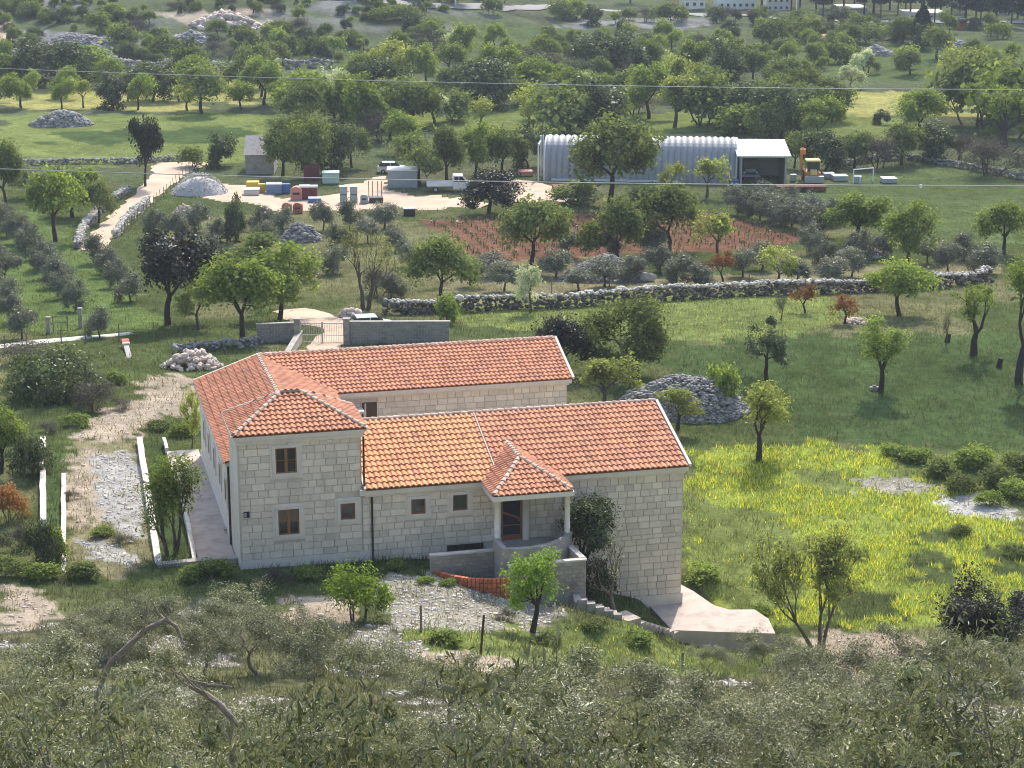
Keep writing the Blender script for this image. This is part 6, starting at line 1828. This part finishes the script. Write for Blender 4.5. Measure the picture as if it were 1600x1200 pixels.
def dark_truck():
    root, m = ground_frame('dark_truck', 1176, 286, 'dark blue truck parked inside the open shed', 'truck')
    root.location.y += 2.6
    q = MB(); q.profile([(-1.15, .5), (1.15, .5), (1.15, 1.7), (1.02, 3.0), (-1.02, 3.0), (-1.15, 1.7)], 0, 2.2); cab = q.build('cab', M['darkblue'], root)
    q = MB(); q.box(-.95, .95, -.02, -.003, 1.7, 2.6); q.build('windscreen', M['glass'], cab)
    q = MB(); q.box(-1.2, 1.2, -.25, -.022, .4, .75); q.build('bumper', M['steel'], root)
    for xx in (-.85, .85):
        q = MB(); q.cyl((xx, -.06, 1.0), .14, .05, 12, 'y'); q.build('headlight', M['white'], cab)
    q = MB(); q.box(-.7, .7, -.03, -.004, 1.05, 1.5); q.build('grille', M['steel'], cab)
    q = MB(); q.box(-1.2, 1.2, 2.3, 4.6, .9, 2.9); q.build('cargo_box', M['darkblue'], root)
    for xx in (-.95, .95):
        q = MB(); q.cyl((xx - .14, .9, .48), .48, .28, 14, 'x'); q.build('wheel', M['tyre'], root)
dark_truck()
def digger():
    root, m = ground_frame('orange_digger', 1272, 287, 'orange backhoe digger with a raised arm at the edge of the field', 'digger')
    q = MB(); q.bbox(-1.0, 1.0, .6, 4.0, .7, 1.4, .06); q.build('chassis', M['orange'], root)
    q = MB()
    for xx in (-.85, .75):
        for yy in (1.2, 2.6): q.box(xx, xx + .1, yy, yy + .1, 1.402, 2.75)
    cab = q.build('cab', M['pipe'], root)
    q = MB(); q.box(-.72, .72, 1.2, 1.22, 1.42, 2.72); q.build('windscreen', M['glass'], cab)
    q = MB(); q.bbox(-.98, .98, 1.0, 2.9, 2.752, 2.98, .06); q.build('roof', M['lamp'], cab)
    q = MB(); q.bbox(-.45, .45, .5, 1.19, 1.0, 1.75, .06); q.build('bonnet', M['lamp'], root)
    q = MB(); q.profile([(-1.25, .15), (1.25, .15), (1.25, 1.0), (-1.25, 1.0)], -.3, .35); q.build('front_bucket', M['steel'], root)
    q = MB(); q.obox((-.8, .4, .8), (-.8, 1.6, 1.2), .14, .2); q.obox((.8, .4, .8), (.8, 1.6, 1.2), .14, .2); q.build('loader_arm', M['orange'], root)
    q = MB(); q.obox((-1.2, 4.0, 1.2), (-1.15, 4.8, 3.4), .32, .4); q.obox((-1.15, 4.8, 3.3), (-1.1, 3.9, 4.2), .28, .34); q.build('back_arm', M['orange'], root)
    q = MB(); q.box(-1.45, -.75, 3.5, 4.1, 3.4, 4.1); q.build('back_bucket', M['orange'], root)
    for xx, yy, r_ in ((-1.0, .9, .5), (1.0, .9, .5), (-1.0, 3.2, .75), (1.0, 3.2, .75)):
        q = MB(); q.cyl((xx - .18, yy, r_), r_, .36, 16, 'x'); wh = q.build('wheel', M['tyre'], root)
        q = MB(); q.cyl((xx - .2, yy, r_), r_ * .5, .40, 12, 'x'); q.build('rim', M['orange'], wh)
digger()
root, m = ground_frame('flat_trailer', 1252, 299, 'long rusty flat trailer lying in front of the orange digger', 'trailer')
q = MB(); q.box(-3.4, 3.2, -.9, .9, .55, .8); q.build('deck', M['rust'], root)
q = MB(); q.box(-3.3, 3.1, -.88, -.80, .15, .548); q.box(-3.3, 3.1, .80, .88, .15, .548); q.build('side_beam', M['rust'], root)
for xx in (-1.0, 0.2): 
    q = MB(); q.cyl((xx, -.98, .32), .32, .22, 12, 'y'); q.build('wheel', M['tyre'], root)

# ------------------------------------------------------------------ yard clutter
def crate(name, px, py, wpx, hpx, m, label, cat, lid=None, depth=.9, dz=0, dx=0, slats=0, legs=False):
    root, mm = ground_frame(name, px, py, label, cat, .08, dz=dz)
    w, h = wpx * mm, hpx * mm / .98; d = w * depth
    q = MB(); b = min(w, h) * .05
    q.bbox(-w / 2, w / 2, 0, d, .06, h * (.88 if lid else 1), b); q.build('body', M[m], root)
    if lid:
        q = MB(); q.bbox(-w / 2 - .05, w / 2 + .05, -.05, d + .05, h * .88 + .003, h, b * .6); q.build('lid', M[lid], root)
    q = MB()
    for k in range(3): q.box(-w / 2 + .02 + k * (w - .2) / 2, -w / 2 + .16 + k * (w - .2) / 2, .02, d - .02, -.05, .058)
    q.build('skid', M['darkwood'], root)
    if slats:
        for k in range(slats):
            q = MB(); zz = .12 + (h * .8 - .1) * k / slats; q.box(-w / 2 + .02, w / 2 - .02, -.035, -.004, zz, zz + h * .5 / slats); q.build('slat', M[m], root)
    return root, w, h, mm
crate('crate', 487, 284, 24, 26, 'maroon', 'dark red slatted crate at the back of the yard', 'crate', slats=4)
crate('container', 517, 288, 26, 18, 'palegreen', 'pale container with a green cover at the back of the yard', 'container', 'palegreen', slats=2)
crate('container', 395, 300, 20, 15, 'yellow', 'yellow pallet box at the left of the yard', 'pallet box', slats=2)
crate('container', 409, 302, 11, 14, 'yellow', 'narrow yellow box beside the blue wrapped pallets', 'pallet box')
crate('wrapped_pallet', 428, 304, 24, 16, 'bluegrey', 'larger blue wrapped pallet next to the yellow boxes', 'pallet', 'silver', slats=2)
crate('wrapped_pallet', 447, 303, 13, 15, 'blue', 'smaller blue wrapped pallet right of the larger one', 'pallet')
crate('container', 476, 313, 16, 22, 'maroon', 'maroon bin with a white top beside the pink tank', 'bin', 'white')
crate('container', 489, 312, 14, 21, 'maroon', 'second maroon bin with a white top, right of the first', 'bin', 'white')
crate('blue_pallet', 492, 318, 20, 8, 'blue', 'low blue tarpaulin covered pallet before the maroon bins', 'pallet', 'silver')
for px, py, dzm, lab in ((537, 318, 0, 'grey box at the bottom of the left stack'), (537, 318, 1, 'grey box on top of the left stack'), (553, 318, 0, 'grey box at the bottom of the right stack'), (553, 318, 1, 'grey box on top of the right stack')):
    mm = at(px, py)[3]; crate('grey_box', px, py, 11.5, 13, 'greybox', lab + ' in the yard', 'box', 'palegreen' if dzm else None, dz=dzm * 13.6 * mm)
def round_bin(px, py, wpx, hpx, m, label, cat='bin'):
    root, mm = ground_frame('round_top_bin', px, py, label, cat)
    w, h = wpx * mm, hpx * mm; pr = [(-w / 2, .1), (w / 2, .1)] + [(w / 2 * cos(pi * k / 10), h - w * .35 + w * .35 * sin(pi * k / 10)) for k in range(11)]
    q = MB(); q.profile(pr, 0, w * .8); q.build('body', M[m], root)
    q = MB(); q.box(-w * .3, w * .3, -.06, -.004, h * .45, h * .6); q.build('handle', M['pipe'], root)
    q = MB(); q.box(-w * .45, -w * .3, .05, w * .7, -.05, .098); q.box(w * .3, w * .45, .05, w * .7, -.05, .098); q.build('foot', M['pipe'], root)
round_bin(463, 314, 18, 22, 'pink', 'pink rounded tank in the middle of the yard', 'tank')
round_bin(448, 334, 15, 17, 'terracotta', 'left one of two rust red round topped bins at the front of the yard')
round_bin(465, 334, 15, 17, 'terracotta', 'right one of two rust red round topped bins at the front of the yard')
round_bin(569, 319, 12, 15, 'greybox', 'grey rounded tank right of the grey box stacks', 'tank')
crate('machine', 393, 306, 24, 10, 'silver', 'grey white machine part lying before the yellow box', 'machine', 'white', slats=2)
crate('dark_trailer', 588, 318, 22, 9, 'pipe', 'low dark trailer loaded with poles at the right of the yard', 'trailer')
for k, px in enumerate((576, 582, 590, 596)):
    x, y, z, mm = at(px, 316); q = MB(); q.tube([(0, .6, .5), (0, .6, 2.6)], .05, 6); q.tube([(0, .6, 2.601), (0, .6, 2.64)], .03, 6); tag(q.build('pole', M['rust'], loc=(x, y, z)), 'thin upright rusty pole on the dark trailer', 'pole', 'poles on the dark trailer')
crate('dark_bin', 640, 338, 18, 12, 'pipe', 'dark green bin at the front edge of the yard', 'bin', 'greybox')
crate('blue_barrel', 1148, 290, 13, 8, 'blue', 'blue tub at the left post of the open shed', 'tub', 'bluegrey')
crate('white_box', 1314, 284, 22, 9, 'greybox', 'pale box beside the digger', 'box', 'white')
crate('white_box', 1296, 280, 16, 9, 'greybox', 'second pale box just behind the digger bucket', 'box', 'white')
crate('white_box', 1391, 287, 22, 8, 'greybox', 'lone pale box in the green field', 'box', 'white')
crate('small_bin', 1240, 284, 8, 11, 'greybox', 'small grey bin between the shed and the digger', 'bin', 'palegreen')
crate('pallet_stack', 822, 276, 22, 8, 'pink', 'pinkish stack of bricks at the left end of the hangar', 'stack', slats=2)
crate('pallet_stack', 880, 300, 30, 8, 'rust', 'rusty pile of boards along the hangar', 'stack', slats=2)
# hut and barn
def hut(name, px, py, wpx, hpx, m, rm, label, depth, pitch=0):
    root, mm = ground_frame(name, px, py, label, 'hut', .03); w, h = wpx * mm, hpx * mm
    q = MB(); q.box(0, w, 0, depth, -.3, h); wl_ = q.build('wall', M[m], root)
    q = MB()
    if pitch: q.add([(-.2, -.3, h + .02), (w + .2, -.3, h + .02), (w + .2, depth * .5, h + pitch), (-.2, depth * .5, h + pitch), (w + .2, depth + .3, h + .02), (-.2, depth + .3, h + .02)], [(0, 1, 2, 3), (3, 2, 4, 5)]); q.add([(0, 0, h), (0, depth, h), (0, depth / 2, h + pitch - .1)], [(0, 2, 1)]); q.add([(w, 0, h), (w, depth, h), (w, depth / 2, h + pitch - .1)], [(0, 1, 2)])
    else: q.box(-.12, w + .12, -.12, depth + .12, h + .003, h + .16)
    q.build('roof', M[rm], root)
    q = MB(); n = max(3, int(w / .55))
    for k in range(n): q.box(w * k / n + .02, w * k / n + .08, -.04, -.003, 0, h - .03)
    tag(q.build('wall_ribs', M[m], root), kind='stuff')
hut('metal_hut', 606, 294, 46, 27, 'greybox', 'white', 'grey corrugated metal box hut in the yard', 3.0)
hut('old_barn', 384, 272, 44, 30, 'concrete', 'rock', 'old grey barn with a pale roof among the trees', 7.0, 2.2)
root, mm = ground_frame('pipe_stand', 1350, 287, 'white pipe frame standing in the green field', 'frame')
w, h = 34 * mm, 22 * mm
q = MB()
for a, b in (((-w / 2, 0, 0), (-w / 2, 0, h)), ((w / 2, 1.5, 0), (w / 2, 1.5, h)), ((-w / 2, 0, h), (w / 2, 1.5, h)), ((-w / 2 + .9, 0, 0), (-w / 2 + .9, 0, h * .5))): q.tube([a, b], .08, 6)
q.build('pipe_frame', M['white'], root)
q = MB(); q.box(-w / 2 + .1, -w / 2 + 1.2, .2, 1.0, 0, h * .5); q.build('tank', M['greybox'], root)

# ------------------------------------------------------------------ houses and road at the top
def far_house(px, py, wpx, hpx, label, floors, bays, m='white', depth=10):
    root, mm = ground_frame('white_building', px, py, label, 'building', .05); w, h = wpx * mm, hpx * mm
    q = MB(); q.box(-w / 2, w / 2, 0, depth, -1, h); q.build('wall', M[m], root)
    q = MB(); q.box(-w / 2 - .3, w / 2 + .3, -.3, depth + .3, h + .01, h + .35); q.build('roof', M['trim'], root)
    for i in range(floors):
        for k in range(bays):
            xx = -w / 2 + w * (k + .5) / bays; z0 = h * (i + .3) / floors
            q = MB(); q.box(xx - w / bays * .25, xx + w / bays * .25, -.08, -.005, z0, z0 + h / floors * .45); wd = q.build('window', M['trim'], root)
            q = MB(); q.box(xx - w / bays * .2, xx + w / bays * .2, -.10, -.082, z0 + .15, z0 + h / floors * .4); q.build('pane', M['glass'], wd)
far_house(1152, 15, 58, 26, 'white two storey building at the top behind the road', 2, 6)
far_house(1216, 18, 36, 22, 'lower white building right of the first at the top', 2, 4)
far_house(1085, 14, 34, 14, 'small pale building at the left end of the town', 1, 3)
far_house(1335, 26, 40, 12, 'low grey building among the pines at the top', 1, 4, 'greybox')
far_house(1450, 30, 60, 8, 'long white low building behind the pines', 1, 6)
root, mm = ground_frame('orange_cabin', 1500, 46, 'small orange kiosk by the road at the top right', 'kiosk'); q = MB(); q.box(-1.2, 1.2, 0, 2, 0, 2.4); q.build('wall', M['orange'], root); q = MB(); q.box(-1.4, 1.4, -.2, 2.2, 2.41, 2.6); q.build('roof', M['white'], root)
crate('red_container', 1180, 23, 20, 6, 'terracotta', 'red container in front of the white buildings', 'container')
for px, py, lab in [(712, 12, 'left'), (1244, 28, 'right')]:
    x, y, z, mm = at(px, py); q = MB(); q.tube([(0, 0, -.3), (0, 0, 8.5)], [.16, .1], 8); q.obox((-.9, 0, 7.9), (.9, 0, 7.9), .12, .12)
    tag(q.build('utility_pole', M['white'], loc=(x, y, z)), 'pale %s utility pole beside the road at the top' % lab, 'pole')
heap('ruin', 'ruined stone hut at the foot of the far hill', 270, 106, 40, 12, 'rock', 300, .9, 44, .7, 'ruin')
rr = random.Random(3)
for px, py, w, lab in ((262, 108, 10, 'low reddish ruin wall left'), (310, 108, 14, 'low reddish ruin wall right')):
    root, mm = ground_frame('ruin_wall', px, py, lab + ' of the trees below the far hill', 'wall'); q = MB(); q.box(-w * mm / 2, w * mm / 2, 0, .6, -.3, 2.0); q.box(-w * mm / 2, -w * mm / 4, .601, 4, -.3, 1.6); q.build('masonry', M['rockpink'], root)

# ------------------------------------------------------------------ power lines crossing in front of the valley
def wire(label, pts, r_, Y=30.0):
    P = []
    for px, py in pts:
        b = (py - 600) / FPX; z = CAM_H - Y * (SP + b * CP) / (CP - b * SP); a = (px - 800) / FPX
        P.append((a * (Y * CP + (CAM_H - z) * SP), Y, z))
    xs = [p[0] for p in P]; c = np.polyfit(xs, [p[2] for p in P], 2)
    X = np.linspace(-45, 45, 60)
    q = MB(); q.tube([(float(x), Y, float(np.polyval(c, x))) for x in X], r_, 6)
    return tag(q.build('power_line', M['wire'], smooth=True), label, 'power line'), c
wire('upper thin power line across the far fields', [(0, 107), (800, 131), (1600, 140)], .0045)
o, c = wire('lower pale power line across the storage yard and the hangar', [(0, 264), (800, 284), (1600, 290)], .0068)
a = (1432 - 800) / FPX; xw = a * 30.6; zw = float(np.polyval(c, xw)); q = MB(); q.bbox(-.02, .02, -.014, .014, -.025, .012, .004); q.bbox(-.012, .012, -.01, .01, -.04, -.026, .003)
tag(q.build('wire_marker', M['white'], loc=(xw, 30, zw)), 'small white marker clipped to the lower power line', 'marker')

# ------------------------------------------------------------------ haze over the valley
q = MB(); q.box(-2600, 2600, -2600, 2600, -14, 75)
m, nt, N, L_ = _nt('valley_haze')
out = N.new('ShaderNodeOutputMaterial'); pv = N.new('ShaderNodeVolumePrincipled')
pv.inputs['Color'].default_value = (.86, .92, 1.0, 1); pv.inputs['Density'].default_value = .00016; pv.inputs['Anisotropy'].default_value = .0
L_.new(pv.outputs[0], out.inputs['Volume'])
o = q.build('haze', m); tag(o, kind='stuff')
